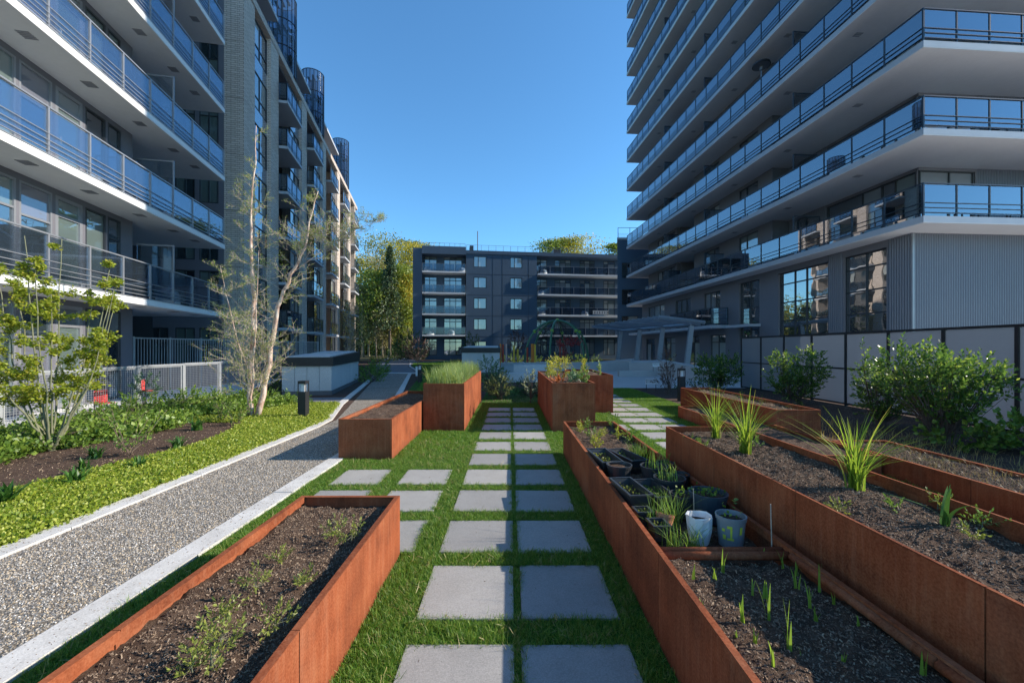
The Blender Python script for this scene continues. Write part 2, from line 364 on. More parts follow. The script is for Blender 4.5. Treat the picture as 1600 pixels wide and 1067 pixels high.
def blades(base, n, h, spread, w, lean=.5, segs=4, hv=.35, r0=.02, droop=.6):
    """curved tapering grass blades rising from around base; returns V, F(quads)"""
    az = rng.uniform(0, 2 * math.pi, n); H = h * (1 + rng.uniform(-hv, hv * .4, n)); Ln = lean * rng.uniform(.1, 1, n)
    P0 = np.asarray(base)[None, :] if np.ndim(base) == 1 else np.asarray(base)
    off = rng.normal(0, r0, (n, 2)); V = []
    side = np.stack([-np.sin(az), np.cos(az)], 1)
    for k in range(segs + 1):
        t = k / segs; out = Ln * H * (t ** 1.8) * spread; z = H * (t - droop * Ln * t * t * .5); ww = w * (1 - t) ** .6 * .5 if k < segs else 0.0004
        c = np.stack([P0[:, 0] + off[:, 0] + np.cos(az) * out, P0[:, 1] + off[:, 1] + np.sin(az) * out, P0[:, 2] + z], 1)
        V += [c + np.concatenate([side * ww, np.zeros((n, 1))], 1), c - np.concatenate([side * ww, np.zeros((n, 1))], 1)]
    V = np.stack(V, 1); m = 2 * (segs + 1); i = np.arange(n)[:, None] * m
    F = np.concatenate([i + np.array([[2*k, 2*k+1, 2*k+3, 2*k+2]]) for k in range(segs)], 0)
    return V.reshape(-1, 3), F

# ------------------------------------------------------------------ ground
def sheet(name, poly, z, mat, kind='structure'):
    mb = MB(); mb.v = [(x, y, z) for x, y in poly]; mb.f = [tuple(range(len(poly)))]
    return tag(mb.build(name, mat), kind=kind)
sheet('ground', [(-600, -200), (600, -200), (600, 900), (-600, 900)], -.004, FARGROUND)
sheet('mulch_bed', [(-13, -2), (14, -2), (14, 60), (-20, 60)], 0.0, MULCH)
lawn = sheet('lawn', [(-2.56, -1), (5.1, -1), (5.1, 17.3), (-.9, 17.3), (-.9, 12.2), (-2.9, 12.2), (-2.56, 9)], .004, TURF)
XL, XR = (-4.27, -4.07), (-2.73, -2.52)
path_c = [(-4.07, -1), (-2.73, -1), (-2.73, 8.7), (-4.15, 15.9), (-6.6, 27.4), (-8.7, 27.4), (-4.07, 9.6)]
gravel_path = sheet('gravel_path', path_c, .008, GRAVEL)
def kerb(line, w, z0=-.02, z1=.03, name='kerb'):
    mb = MB(); n = len(line); L = []; Rr = []
    for k, p in enumerate(line):
        a = Vector(line[max(k - 1, 0)]); b = Vector(line[min(k + 1, n - 1)]); d = (b - a).normalized(); nn = Vector((-d.y, d.x)) * w / 2
        L.append(Vector(p) + nn); Rr.append(Vector(p) - nn)
    for k in range(n - 1):
        ln = (L[k+1] - L[k]).length; q = max(1, round(ln / 1.5)); e = .004 / ln
        for j in range(q):
            a_, b_ = j / q + e, (j + 1) / q - e; dz = random.uniform(-.002, .002)
            r0, r1, l0, l1 = Rr[k].lerp(Rr[k+1], a_), Rr[k].lerp(Rr[k+1], b_), L[k].lerp(L[k+1], a_), L[k].lerp(L[k+1], b_)
            mb.prism([(r0.x, r0.y), (r1.x, r1.y), (l1.x, l1.y), (l0.x, l0.y)], z0, z1 + dz)
    return tag(mb.build(name, CONC), kind='structure')
kerb([(-4.17, -1), (-4.17, 8.6), (-4.27, 9.6), (-5.1, 12.3), (-6.3, 17.2), (-8.35, 25.4)], .2)
kerb([(-2.625, -1), (-2.625, 7.6), (-2.75, 8.7), (-4.25, 15.9), (-6.6, 27.0)], .21)
tag(MB().prism([(-9.0, 27.4), (-6.2, 27.1), (-6.3, 28.0), (-9.1, 28.3)], -.02, .02).build('kerb', CONC), kind='structure')
sheet('paved_path', [(-9.2, 28.0), (-6.3, 28.0), (-9.5, 38), (-12, 55), (-17, 70), (-21, 70), (-16, 50), (-12, 36)], .012, plain('grey_block_paving', (.12, .125, .14), (.16, .165, .18), .6, .85, 0, .3, 20))
kerb([(-6.2, 28.1), (-9.3, 38), (-11.2, 46), (-8, 56)], .16)
sheet('cross_path', [(-9.2, 12.6), (-5.2, 12.75), (-5.5, 14.0), (-9.4, 13.8)], .012, plain('grey_block_paving', (.12, .125, .14)))
sheet('plaza', [(5.2, 17.3), (30, 17.3), (30, 52), (-2.5, 52), (-3.4, 33), (-.5, 24), (2.2, 19.5), (2.8, 17.3)], .01, PLAZA)
sheet('far_lawn', [(-6.1, 29), (-4.0, 16), (-2.9, 12.4), (-1.5, 22), (-3.6, 33), (-3, 50), (-9, 58), (-11, 46), (-9.1, 38)], .006, TURF)
tag(sheet('patio', [(10.1, -60), (60, -60), (60, 13), (13.4, 15.1), (10.1, 17.3)], .012, LIGHTCONC))  # out of view, added pale ground that bounces sunlight up to the tower soffits
sheet('patio', [(-9, -60), (9.8, -60), (9.8, -2.1), (-9, -2.1)], .012, LIGHTCONC)  # unseen pale ground behind the camera, added to bounce light into the shade
sheet('terrace', [(-9.35, -2), (-9.9, -2), (-19, -2), (-24, 60), (-15, 40), (-13.2, 26), (-9.9, 14.2), (-9.6, 7)], .014, LIGHTCONC)

# pavers: each slab a part of the lawn it is let into
PAV = []
def paver_mesh():
    mb = MB(); w, d = .305, .31; e = .004
    mb.v = [(-w, -d, -.03), (w, -d, -.03), (w, d, -.03), (-w, d, -.03), (-w, -d, .014), (w, -d, .014), (w, d, .014), (-w, d, .014), (-w+e, -d+e, .018), (w-e, -d+e, .018), (w-e, d-e, .018), (-w+e, d-e, .018)]
    mb.f = [(0, 1, 5, 4), (1, 2, 6, 5), (2, 3, 7, 6), (3, 0, 4, 7), (4, 5, 9, 8), (5, 6, 10, 9), (6, 7, 11, 10), (7, 4, 8, 11), (8, 9, 10, 11)]
    return mb.mesh('paver', STONE)
pm = paver_mesh()
def paver(cx, n):
    y = 2.32 + .835 * n - .31; o = link('paver', pm, lawn, (cx + random.uniform(-.006, .006), y + random.uniform(-.006, .006), random.uniform(-.002, .002)), (random.uniform(-.004, .004), random.uniform(-.004, .004), random.uniform(-.006, .006) + random.choice((0, math.pi))))
    PAV.append((cx - .305, cx + .305, y - .31, y + .31))
for n in range(-1, 12): paver(-.285, n); paver(.372, n)
for n in range(2, 5): paver(-1.1, n)
for n in range(3, 5): paver(-1.93, n)
paver(1.27, 6); paver(2.05, 6); paver(2.2, 8)
for n in range(5, 16): paver(2.88, n); paver(3.5, n)

# ------------------------------------------------------------------ planters
PLANT = []
def soil_h(x, y, z, amp=.03):
    c = mnoise.noise(Vector((x * 16, y * 16, 9))); q = mnoise.noise(Vector((x * 3.3, y * 3.3, z + 4)))
    return (mnoise.noise(Vector((x * 2.1, y * 2.1, z))) + mnoise.noise(Vector((x * 7, y * 7, 3))) * .8) * amp * .8 + max(0, c) * amp * .9 + min(0, q) * amp * 1.2 + mnoise.noise(Vector((x * 38, y * 38, 5))) * amp * .35
def soil_part(root, x0, x1, y0, y1, z, amp=.032, res=.035, name='soil'):
    if y0 < 3.5: res = .02
    nx = max(6, int((x1 - x0) / res)); ny = max(6, int((y1 - y0) / res)); V = []
    for j in range(ny + 1):
        for i in range(nx + 1):
            x = x0 + (x1 - x0) * i / nx; y = y0 + (y1 - y0) * j / ny
            h = soil_h(x, y, z)
            V.append((x - root.location.x, y - root.location.y, z + h))
    F = [(j*(nx+1)+i, j*(nx+1)+i+1, (j+1)*(nx+1)+i+1, (j+1)*(nx+1)+i) for j in range(ny) for i in range(nx)]
    return link(name, mesh_np(name, V, F, SOIL, True), root)
SOILS = []
def planter(label, x0, x1, y0, y1, zt, soil=.07, joints_y=(), rimw=.035, soil_spans=None):
    t = .012; root = thing('corten_planter', label, 'planter box', ((x0 + x1) / 2, (y0 + y1) / 2, 0))
    ys = [y0] + list(joints_y) + [y1]; g = .0035
    for a, b in zip(ys[:-1], ys[1:]):
        for xa, xb in ((x0, x0 + t), (x1 - t, x1)):
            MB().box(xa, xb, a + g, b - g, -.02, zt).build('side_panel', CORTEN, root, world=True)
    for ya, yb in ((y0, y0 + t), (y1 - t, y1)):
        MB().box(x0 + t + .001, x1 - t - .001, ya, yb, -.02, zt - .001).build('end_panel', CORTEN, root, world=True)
    r = MB(); zr = zt + .001
    for a, b in zip(ys[:-1], ys[1:]):
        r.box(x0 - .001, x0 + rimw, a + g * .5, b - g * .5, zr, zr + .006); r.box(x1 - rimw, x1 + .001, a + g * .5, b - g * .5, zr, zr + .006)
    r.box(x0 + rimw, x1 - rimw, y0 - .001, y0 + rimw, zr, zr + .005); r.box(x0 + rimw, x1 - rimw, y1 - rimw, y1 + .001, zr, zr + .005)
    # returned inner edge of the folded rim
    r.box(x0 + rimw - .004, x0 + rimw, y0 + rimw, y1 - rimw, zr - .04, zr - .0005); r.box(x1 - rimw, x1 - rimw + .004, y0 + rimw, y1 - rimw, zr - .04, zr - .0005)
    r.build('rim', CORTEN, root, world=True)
    for a, b, dz in (soil_spans or [(y0, y1, soil)]):
        soil_part(root, x0 + t, x1 - t, max(a, y0 + t), min(b, y1 - t), zt - dz); SOILS.append((x0 + .04, x1 - .04, max(a, y0 + .04), min(b, y1 - .04), zt - dz))
    PLANT.append((x0, x1, y0, y1)); return root
PA = planter('rust brown steel bed of dug soil nearest on the left, beside the gravel path', -1.70, -.90, .3, 3.35, .48, .08, (1.75,))
PB = planter('low rust steel bed with bare brown soil standing on the lawn against the gravel path', -2.60, -1.79, 6.2, 10.3, .61, .06, (8.25,))
PC = planter('tall rust steel box filled with long feathery grass, behind the low bare bed', -1.765, -.93, 8.32, 13.1, .965, .04, (10.7,))
PD = planter('tall rust steel box right of the stepping stones, full of flowering kale', .85, 1.72, 8.26, 12.6, .985, .03, (9.6, 11.1))
PE = planter('tall rust steel box right behind the kale box with a few lettuces', 1.79, 2.67, 10.6, 13.6, .985, .04)
PF = planter('long rust steel bed crowded with plant pots, garlic shoots in its front end', .85, 1.66, .3, 6.55, .515, .08, (2.35, 4.45), .03, [(.3, 2.38, .06), (2.38, 4.85, .13), (4.85, 6.55, .07)])
PG = planter('tall rust steel bed with three big grass clumps, right beside the potted plants', 1.74, 2.56, .3, 4.58, .81, .06, (1.5, 2.5, 3.5), .014)
PH = planter('very low rust steel bed of bare mulch between the big grass bed and taller boxes', 4.1, 4.9, 5.4, 10.0, .27, .05, (7.6,))
PI = planter('rust steel box of dry soil at the shrubs, nearest the black bollard', 4.95, 5.77, 7.6, 11.9, .54, .06, (9.7,))
PJ = planter('low rust steel bed of dried weeds running along the foot of the big laurel', 4.95, 5.77, .6, 6.3, .27, .03, (2.5, 4.4))
# rolled steel dividers in the potted bed
for dy in (0, .055):
    MB().tube([(.87, 2.40 + dy, .475), (1.64, 2.40 + dy, .475)], .024, 10).build('divider_bar', CORTEN, PF, world=True, smooth=True)
MB().tube([(1.625, .4, .49), (1.625, 1.55, .49)], .022, 10).tube([(1.625, 1.56, .49), (1.625, 2.36, .49)], .022, 10).build('edge_bar', CORTEN, PF, world=True, smooth=True)
MB().tube([(1.75, .4, .49), (1.75, .5, .49)], .01, 6)

# bark chips and crumbs on the soil
def chip_mesh(k, mat):
    mb = MB(); l, w, h = ((.013, .0015, .001), (.0045, .0032, .0026), (.008, .0026, .0014))[k % 3]
    mb.box(-l, l, -w, w, -h, h); mb.v = [(x * random.uniform(.7, 1.2), y * random.uniform(.6, 1.3), z + random.uniform(-.002, .002)) for x, y, z in mb.v]
    return mb.mesh('bark_chip', mat)
CH = [plain('chip_dark', (.07, .043, .028), (.14, .09, .06), 20, .9), plain('chip_brown', (.17, .12, .082), (.28, .2, .14), 20, .9), plain('chip_pale', (.32, .24, .16), (.44, .33, .23), 20, .95)]
chips = [chip_mesh(k, CH[0 if k < 5 else 1 if k < 11 else 2]) for k in range(12)]
P = []
for (x0, x1, y0, y1, z) in SOILS:
    dens = 9000 if y0 < 2 else 3500 if y0 < 5.3 else 900
    if y0 > 7: dens = 350
    yy = (y0, min(y1, y1)); n = int((x1 - x0) * (y1 - y0) * dens)
    xs = rng.uniform(x0, x1, n); ys_ = rng.uniform(y0, y1, n)
    for x, y in zip(xs, ys_):
        h = soil_h(x, y, z)
        P.append((x, y, z + h + .002))
scatter('soil_crumbs', P, np.stack([rng.normal(0, .5, len(P)), rng.normal(0, .5, len(P)), rng.uniform(0, 6.28, len(P))], 1), rng.uniform(.3, .95, len(P)), chips, 'brown crumbs and bark chips strewn over the planter soil', 'mulch')

# ------------------------------------------------------------------ lawn blades
GRASS = leafmat('lawn_blade', (.045, .15, .012), (.15, .3, .028), .45, .5, (.34, .42, .09))
def tuft(n, h, w, r):
    V, F = blades((0, 0, 0), n, h, 1.0, w, 1.0, 2, .4, r, .5); return mesh_np('grass_tuft', V, F, GRASS)
def inside(x, y, rects, m=0.0):
    k = np.zeros(len(x), bool)
    for a, b, c, d in rects: k |= (x > a + m) & (x < b - m) & (y > c + m) & (y < d - m)
    return k
def lawn_points(x0, x1, y0, y1, dens):
    n = int((x1 - x0) * (y1 - y0) * dens); x = rng.uniform(x0, x1, n); y = rng.uniform(y0, y1, n)
    k = ~inside(x, y, PAV, .013) & ~inside(x, y, PLANT, -.01); return np.stack([x[k], y[k], np.full(k.sum(), .003)], 1)
near = np.concatenate([lawn_points(-2.5, .86, 1.4, 4.2, 3600), lawn_points(-2.5, .86, 4.2, 6.6, 2200)])
pat = np.array([1 + .35 * mnoise.noise(Vector((x * 1.7, y * 1.7, 0))) + .25 * mnoise.noise(Vector((x * 6, y * 6, 2))) for x, y, z in near])
scatter('lawn_grass', near, zrot(len(near), .3), rng.uniform(.6, 1.25, len(near)) * pat, [tuft(9, .038, .0034, .011) for _ in range(5)], 'short green turf between the near stepping stones', 'grass')
far = np.concatenate([lawn_points(-2.5, 1.9, 6.6, 12.2, 750), lawn_points(1.7, 5.05, 4.6, 17.2, 700), lawn_points(-.9, 1.0, 12.2, 12.6, 600)])
scatter('lawn_grass', far, zrot(len(far), .2), rng.uniform(.65, 1.25, len(far)), [tuft(10, .042, .006, .022) for _ in range(4)], 'short green turf round the far stepping stones', 'grass')
dry = lawn_points(-2.5, .86, 1.4, 7.5, 170)
L_DRYB = leafmat('dry_blade', (.2, .17, .06), (.4, .34, .14), .3)
def dtuft(): V, F = blades((0, 0, 0), 5, .04, 1.4, .004, 1.2, 2, .4, .02, .5); return mesh_np('dry_tuft', V, F, L_DRYB)
scatter('dry_blades', dry, zrot(len(dry), .5), rng.uniform(.6, 1.3, len(dry)), [dtuft() for _ in range(3)], 'straw coloured blades through the turf', 'grass')
db = []
for (a, b, c, d) in PAV:
    if c < 9:
        for _ in range(26):
            t = random.random(); x, y = random.uniform(a, b), random.uniform(c, d)
            if t < .6: x = random.choice((a, b)) + random.gauss(0, .03) * 1; x = min(max(x, a + .004), b - .004)
            elif t < .8: y = random.choice((c, d)) + random.gauss(0, .03); y = min(max(y, c + .004), d - .004)
            db.append((x, y, .0195))
for _ in range(900): db.append((random.choice((-4.17, -2.62)) + random.uniform(-.09, .09), random.uniform(1.9, 8), .032))
scatter('debris', db, np.stack([rng.normal(0, .1, len(db)), rng.normal(0, .1, len(db)), rng.uniform(0, 6.28, len(db))], 1), rng.uniform(.25, .8, len(db)), chips, 'brown crumbs and clippings lying on the stepping stones and kerbs', 'debris')
fl = []
while len(fl) < 9000:
    y = rng.uniform(13, 46); xl = -3.0 - (y - 12.5) * .17; xr = min(-1.4, -1.5 - (y - 22) * .15) if y > 20 else -1.6
    if y > 30: xl = -6.5 - (y - 30) * .28; xr = -3.4
    if xr > xl: fl.append((rng.uniform(xl, xr), y, .005))
scatter('lawn_grass', fl, zrot(len(fl), .2), rng.uniform(.8, 1.4, len(fl)), [tuft(10, .06, .014, .06) for _ in range(3)], 'shaded mown lawn bank beyond the boxes beside the paved path', 'grass')

# gravel stones
def stone_mesh(mat):
    mb = MB(); mb.lathe([(.0005, -.4), (.7, -.25), (1, .05), (.65, .38), (.0005, .5)], 0, 0, 6)
    sx, sy, sz = random.uniform(.7, 1.3), random.uniform(.6, 1), random.uniform(.5, .9)
    mb.v = [(x * sx * random.uniform(.85, 1.1), y * sy * random.uniform(.85, 1.1), z * sz) for x, y, z in mb.v]; return mb.mesh('pebble', mat)
GS = [plain('pebble_grey', (.3, .275, .24), (.42, .385, .34), 20, .9), plain('pebble_dark', (.08, .08, .085), (.14, .135, .135), 20, .7), plain('pebble_tan', (.42, .33, .22), (.55, .45, .32), 20, .9), plain('pebble_white', (.6, .59, .56), (.72, .7, .67), 20, .7)]
def gpts(y0, y1, dens):
    n = int(1.34 * (y1 - y0) * dens); return np.stack([rng.uniform(-4.07, -2.73, n), rng.uniform(y0, y1, n), np.full(n, .010)], 1)
gpt = np.concatenate([gpts(1.9, 4, 5200), gpts(4, 6.5, 3800), gpts(6.5, 8.7, 2200)])
scatter('path_gravel', gpt, zrot(len(gpt), .6), rng.uniform(.0035, .0085, len(gpt)), [stone_mesh(GS[0]), stone_mesh(GS[0]), stone_mesh(GS[1]), stone_mesh(GS[2]), stone_mesh(GS[2]), stone_mesh(GS[1]), stone_mesh(GS[3]), stone_mesh(GS[0])], 'grey and tan pea gravel loose on the path', 'gravel')

# ------------------------------------------------------------------ building helpers (local frame: x along the wall, y into the building)
def wall(parent, name, mat, x0, x1, z0, z1, y, holes=(), th=.25):
    xs = sorted({x0, x1} | {max(x0, min(x1, h[0])) for h in holes} | {max(x0, min(x1, h[1])) for h in holes})
    zs = sorted({z0, z1} | {max(z0, min(z1, h[2])) for h in holes} | {max(z0, min(z1, h[3])) for h in holes})
    mb = MB()
    for j in range(len(zs) - 1):
        run = None
        for i in range(len(xs) - 1):
            cx, cz = (xs[i] + xs[i+1]) / 2, (zs[j] + zs[j+1]) / 2
            solid = not any(h[0] < cx < h[1] and h[2] < cz < h[3] for h in holes)
            if solid and run is None: run = xs[i]
            if not solid and run is not None: mb.box(run, xs[i], y, y + th, zs[j], zs[j+1]); run = None
        if run is not None: mb.box(run, xs[-1], y, y + th, zs[j], zs[j+1])
    return mb.build(name, mat, parent) if mb.v else None
def window(parent, x0, x1, z0, z1, y, vs=(), hs=(), fmat=None, panes=None, fw=.055, name='window', rot=0):
    """a frame with its mullions, each light a pane under it; vs, hs: fractions of width and height"""
    fmat = fmat or ALU_D; w, h = x1 - x0, z1 - z0
    def mk():
        m = MB(); m.box(0, fw, 0, .09, 0, h); m.box(w - fw, w, 0, .09, 0, h); m.box(fw, w - fw, 0, .09, 0, fw); m.box(fw, w - fw, 0, .09, h - fw, h)
        for v in vs: m.box(v * w - fw / 2, v * w + fw / 2, .005, .085, fw, h - fw)
        xs = [fw] + [v * w for v in vs] + [w - fw]
        for q in hs: m.box(fw, w - fw, .007, .083, q * h - fw / 2, q * h + fw / 2)
        return m.mesh(name, fmat)
    me = cached(('win', round(w, 3), round(h, 3), tuple(vs), tuple(hs), fmat.name, fw), mk)
    o = link(name, me, parent, (x0, y, z0) if not rot else rot[0], (0, 0, 0) if not rot else (0, 0, rot[1]))
    xs = [0] + [v for v in vs] + [1]; zs = [0] + [v for v in hs] + [1]
    for i in range(len(xs) - 1):
        for j in range(len(zs) - 1):
            a, b, c, d = xs[i] * w, xs[i+1] * w, zs[j] * h, zs[j+1] * h
            pmt = (panes or PANES)[random.randrange(len(panes or PANES))]
            pme = cached(('pane', round(b - a, 3), round(d - c, 3), pmt.name), lambda: MB().box(.01, b - a - .01, 0, .012, .01, d - c - .01).mesh('pane', pmt))
            link('pane', pme, o, (a, .045, c))
    return o
def run_railing(parent, p0, p1, z, n, near_fn, h=1.12, rails=(.12, .29, .46), mat_r=ALU, mat_g=BGLASS, cap=True, gz=.1, glass=True):
    """railing from p0 to p1 (local xy): posts and panes as parts of the railing, rails one piece"""
    p0, p1 = Vector(p0), Vector(p1); d = p1 - p0; L = d.length; a = math.atan2(d.y, d.x)
    rr = MB()
    rr.box(0, L, -.025, .025, h, h + .035)
    for q in rails: rr.box(0, L, -.03, -.012, q, q + .018)
    top = link('railing', rr.mesh('railing', mat_r), parent, (p0.x, p0.y, z), (0, 0, a))
    s = L / n
    post = cached(('post', h, mat_r.name), lambda: MB().box(-.022, .022, -.022, .03, -.05, h).mesh('post', mat_r))
    pane = cached(('gl', round(s, 3), h, mat_g.name, gz), lambda: MB().box(.04, s - .04, .0, .012, gz, h - .03).mesh('glass_panel', mat_g))
    farp, farg = MB(), MB()
    for k in range(n + 1):
        if near_fn(k * s): link('post', post, top, (k * s, 0, 0))
        else: farp.box(k * s - .022, k * s + .022, -.022, .03, -.05, h)
        if k < n and glass:
            if near_fn((k + .5) * s): link('glass_panel', pane, top, (k * s, 0, 0))
            else: farg.box(k * s + .04, k * s + s - .04, 0, .012, gz, h - .03)
    if farp.v: tag(farp.build('far_post', mat_r, top), kind='stuff')
    if farg.v: tag(farg.build('far_glass_panel', mat_g, top), kind='stuff')
    return top
def ribbed(parent, name, x0, x1, z0, z1, y, mat, pitch=.11, d=.03, rot=None):
    """corrugated sheet facing -y, one piece"""
    V = []; F = []; n = int((x1 - x0) / pitch); 
    prof = []
    for k in range(n):
        a = x0 + k * pitch; prof += [(a, y), (a + pitch * .45, y), (a + pitch * .55, y - d), (a + pitch * .9, y - d)]
    prof += [(x0 + n * pitch, y), (x1, y)]
    for (x, yy) in prof: V += [(x, yy, z0), (x, yy, z1)]
    F = [(2*k, 2*k+2, 2*k+3, 2*k+1) for k in range(len(prof) - 1)]
    me = mesh_np(name, V, F, mat); o = link(name, me, parent)
    if rot: o.location, o.rotation_euler = rot[0], (0, 0, rot[1])
    return tag(o, kind='stuff')

# ------------------------------------------------------------------ left apartment block, near wing
SL = -.205; AL = math.atan2(1, SL); KL = math.sqrt(1 + SL * SL)
LB = thing('apartment_building', 'long mid rise on the left with white edged balconies near and pale brick bays beyond', 'building', (-8.9 - SL * -18.1 * -1, 18.1, 0), AL)
LB.location = (-8.9 + SL * 18.1, 18.1, 0)
def lx(Y): return (Y - 18.1) * KL          # local x of world depth Y
XN = lx(2.5)
NF = 7
near_l = lambda off: (lambda s: s < 9.8)
for k in range(NF):
    zb = 3.05 + 3 * k - .0
    MB().box(XN, 0, 0, 9, zb, zb + .2).build('balcony_slab', SOFFIT, LB)
    MB().box(XN, .004, -.006, 0, zb + .03, zb + .215).box(.0, .012, 0, 4, zb + .03, zb + .215).build('slab_fascia', FASCIA, LB)
    MB().box(XN, .0, -.02, -.0065, zb + .195, zb + .222).build('drip_edge', ALU, LB)
    if k < 6:
        run_railing(LB, (XN, .03), (-.04, .03), zb + .2, 13, lambda s: s > 4.5, rails=(.1, .22, .34, .5) )
        run_railing(LB, (-.04, .05), (-.04, 2.6), zb + .2, 2, lambda s: True, rails=(.1, .22, .34, .5))
# slot vents in the soffits
for k in range(5):
    for Y in (8.2, 9.6, 11.4, 13.4, 15.2, 16.6):
        m = MB()
        for q in range(5): m.box(lx(Y) + q * .06, lx(Y) + q * .06 + .035, .35, .62, 3.05 + 3 * k - .012, 3.05 + 3 * k - .001)
        m.build('soffit_vent', ALU, LB)
WY = 1.22
units = [(3.0, 4.1, 'win'), (4.15, 5.1, 'panel'), (5.15, 6.1, 'door'), (6.15, 7.05, 'win'), (7.1, 8.1, 'panel'), (8.15, 9.1, 'win'), (9.2, 10.38, 'case'), (10.46, 11.36, 'panel'), (11.46, 12.34, 'door'), (12.44, 13.22, 'tall'), (13.3, 13.86, 'narrow')]
LP = [PANES[3], PANES[1], PANES[3], PANES[0], PANES[4]]
for k in range(NF):
    z0 = .02 if k == 0 else 3.25 + 3 * (k - 1); z1 = 3.05 + 3 * k; h = z1 - z0
    holes = [(lx(a), lx(b), z0 + .04, z1 - .16) for a, b, t in units]
    wall(LB, 'wall', CLAD_L, XN, lx(14.4), z0, z1, WY, holes)
    for (a, b, t), (x0, x1, za, zb) in zip(units, holes):
        if t == 'panel':
            o = MB().box(x0 + .02, x1 - .02, WY + .05, WY + .09, za + .02, zb - .02).build('spandrel_panel', SPAND, LB)
            window(LB, x0, x1, za, zb, WY + .0, (), (.68,), ALU, [PANES[1]] * 1 + [make_pane('pane_spandrel', (.15, .155, .19), .2)] * 2, .05)
        elif t == 'door':
            w = window(LB, x0, x1, za, zb, WY, (), (.8,), ALU, LP, .09, 'balcony_door')
            MB().tube([(.12, -.04, 1.05), (.12, -.04, 1.25)], .012, 6).build('handle', ALU, w)
        elif t == 'case': window(LB, x0, x1, za, zb, WY, (.55,), (.3, .72), ALU, LP)
        elif t == 'tall': window(LB, x0, x1, za, zb, WY, (), (.3,), ALU_D, LP)
        elif t == 'narrow': window(LB, x0, x1, za, zb, WY, (), (.3, .75), ALU_D, LP)
        else: window(LB, x0, x1, za, zb, WY, (.5,), (.3,), ALU_D, LP)
    # deeper recess at the far end of the wing
    wall(LB, 'wall', CLAD_L, lx(14.4), lx(18.2), z0, z1, 3.6, [(lx(15.1), lx(16.2), z0 + .05, z1 - .5), (lx(16.4), lx(17.4), z0 + .05, z1 - .5)])
    window(LB, lx(15.1), lx(16.2), z0 + .05, z1 - .5, 3.65, (.5,), (), ALU_D, LP); window(LB, lx(16.4), lx(17.4), z0 + .05, z1 - .5, 3.65, (), (.7,), ALU_D, LP)
    MB().box(lx(14.4) - .001, lx(14.4) + .2, WY + .25, 3.6, z0, z1).build('wall', CLAD_L, LB)
    if 1 <= k < 6:   # privacy screen between two flats
        s = MB().box(0, .03, .12, WY, .05, 2.05).build('privacy_screen', BGLASS, LB, (lx(14.6), 0, z0))
        MB().box(0, .04, .08, .12, 0, 2.1).box(0, .04, .12, WY, 2.05, 2.1).build('screen_frame', ALU, s)
# frontal wall at the step to the brick wing (seen past the slab ends)
BX = lx(22.0) + .0
def front_wall(k, z0, z1):
    y0, y1 = .8 + .95, 7.5
    m = MB(); wy = [(2.0, 2.9), (3.1, 4.0), (4.3, 5.2)]
    yy = [y0] + [q for w in wy for q in w] + [y1]
    for i in range(0, len(yy), 2): m.box(BX - .02, BX + .3, yy[i], yy[i+1], z0, z1)
    for a, b in wy: m.box(BX - .02, BX + .3, a, b, z0, z0 + .3); m.box(BX - .02, BX + .3, a, b, z1 - .25, z1)
    m.build('wall', CLAD_L, LB)
    for a, b in wy:
        window(LB, 0, b - a, z0 + .3, z1 - .25, 0, (.5,), (.65,), ALU_D, LP, rot=((BX, b, z0 + .3), -math.pi / 2))
for k in range(7): front_wall(k, 3.0 * k, 3.0 * k + 3.0)
MB().box(XN, BX, 4.2, 9, 21.25, 21.6).build('roof', CLAD_L, LB)
MB().box(XN - .2, XN, 0.6, 9, 0, 21.2).build('end_wall', CLAD_L, LB)
MB().box(XN, lx(52), 5.0, 5.2, 0, 21.2).build('inner_wall', DARKIN, LB)

# ---- brick wing
BY = .8                                        # its face lies 0.8 m behind the balcony edge line
def brick_pier(Y0, Y1, z0=0, z1=21.05, depth=1.2):
    m = MB(); zs = [0] + [3 * k - .02 for k in range(1, 7)] + [z1]
    for a, b in zip(zs[:-1], zs[1:]): m.box(lx(Y0), lx(Y1), BY, BY + depth, a + .012, b - .012)
    m.box(lx(Y0) + .02, lx(Y1) - .02, BY + .025, BY + depth, 0, z1 - .05)
    return m.build('brick_pier', BRICK, LB)
# the corner pier shows its broad frontal face: split by two upright joints
for j, (a, b) in enumerate(((BY, BY + .3), (BY + .3, BY + .62), (BY + .62, BY + .95))):
    for k in range(7):
        MB().box(BX, lx(23.4), a + (.006 if j else 0), b - .006, 3 * k + .012, 3 * k + 2.988).build('brick_panel', BRICK, LB)
MB().box(BX + .02, lx(23.4) - .02, BY + .02, BY + .94, 0, 21.0).build('pier_core', DARKIN, LB)
wins = [(23.4, 25.8)] ; balc = []
Y = 25.8
piers = []
for n in range(5):
    piers.append((Y, Y + 1.35)); balc.append((Y + 1.35, Y + 4.4)); 
    if n < 4: wins.append((Y + 4.4, Y + 6.4))
    else: piers.append((Y + 4.4, Y + 5.0))
    Y += 6.4
for a, b in piers: brick_pier(a, b)
BP = [PANES[0], PANES[1], PANES[2], PANES[3]]
for a, b in wins:
    for k in range(7):
        window(LB, lx(a), lx(b), 3 * k + .75, 3 * k + 2.85, BY + .22, (.55,), (.32,), ALU_D, BP)
        MB().box(lx(a), lx(b), BY + .24, BY + .34, 3 * k - .15, 3 * k + .75).build('spandrel_glass', make_pane('blue_spandrel', (.06, .11, .17), .3), LB)
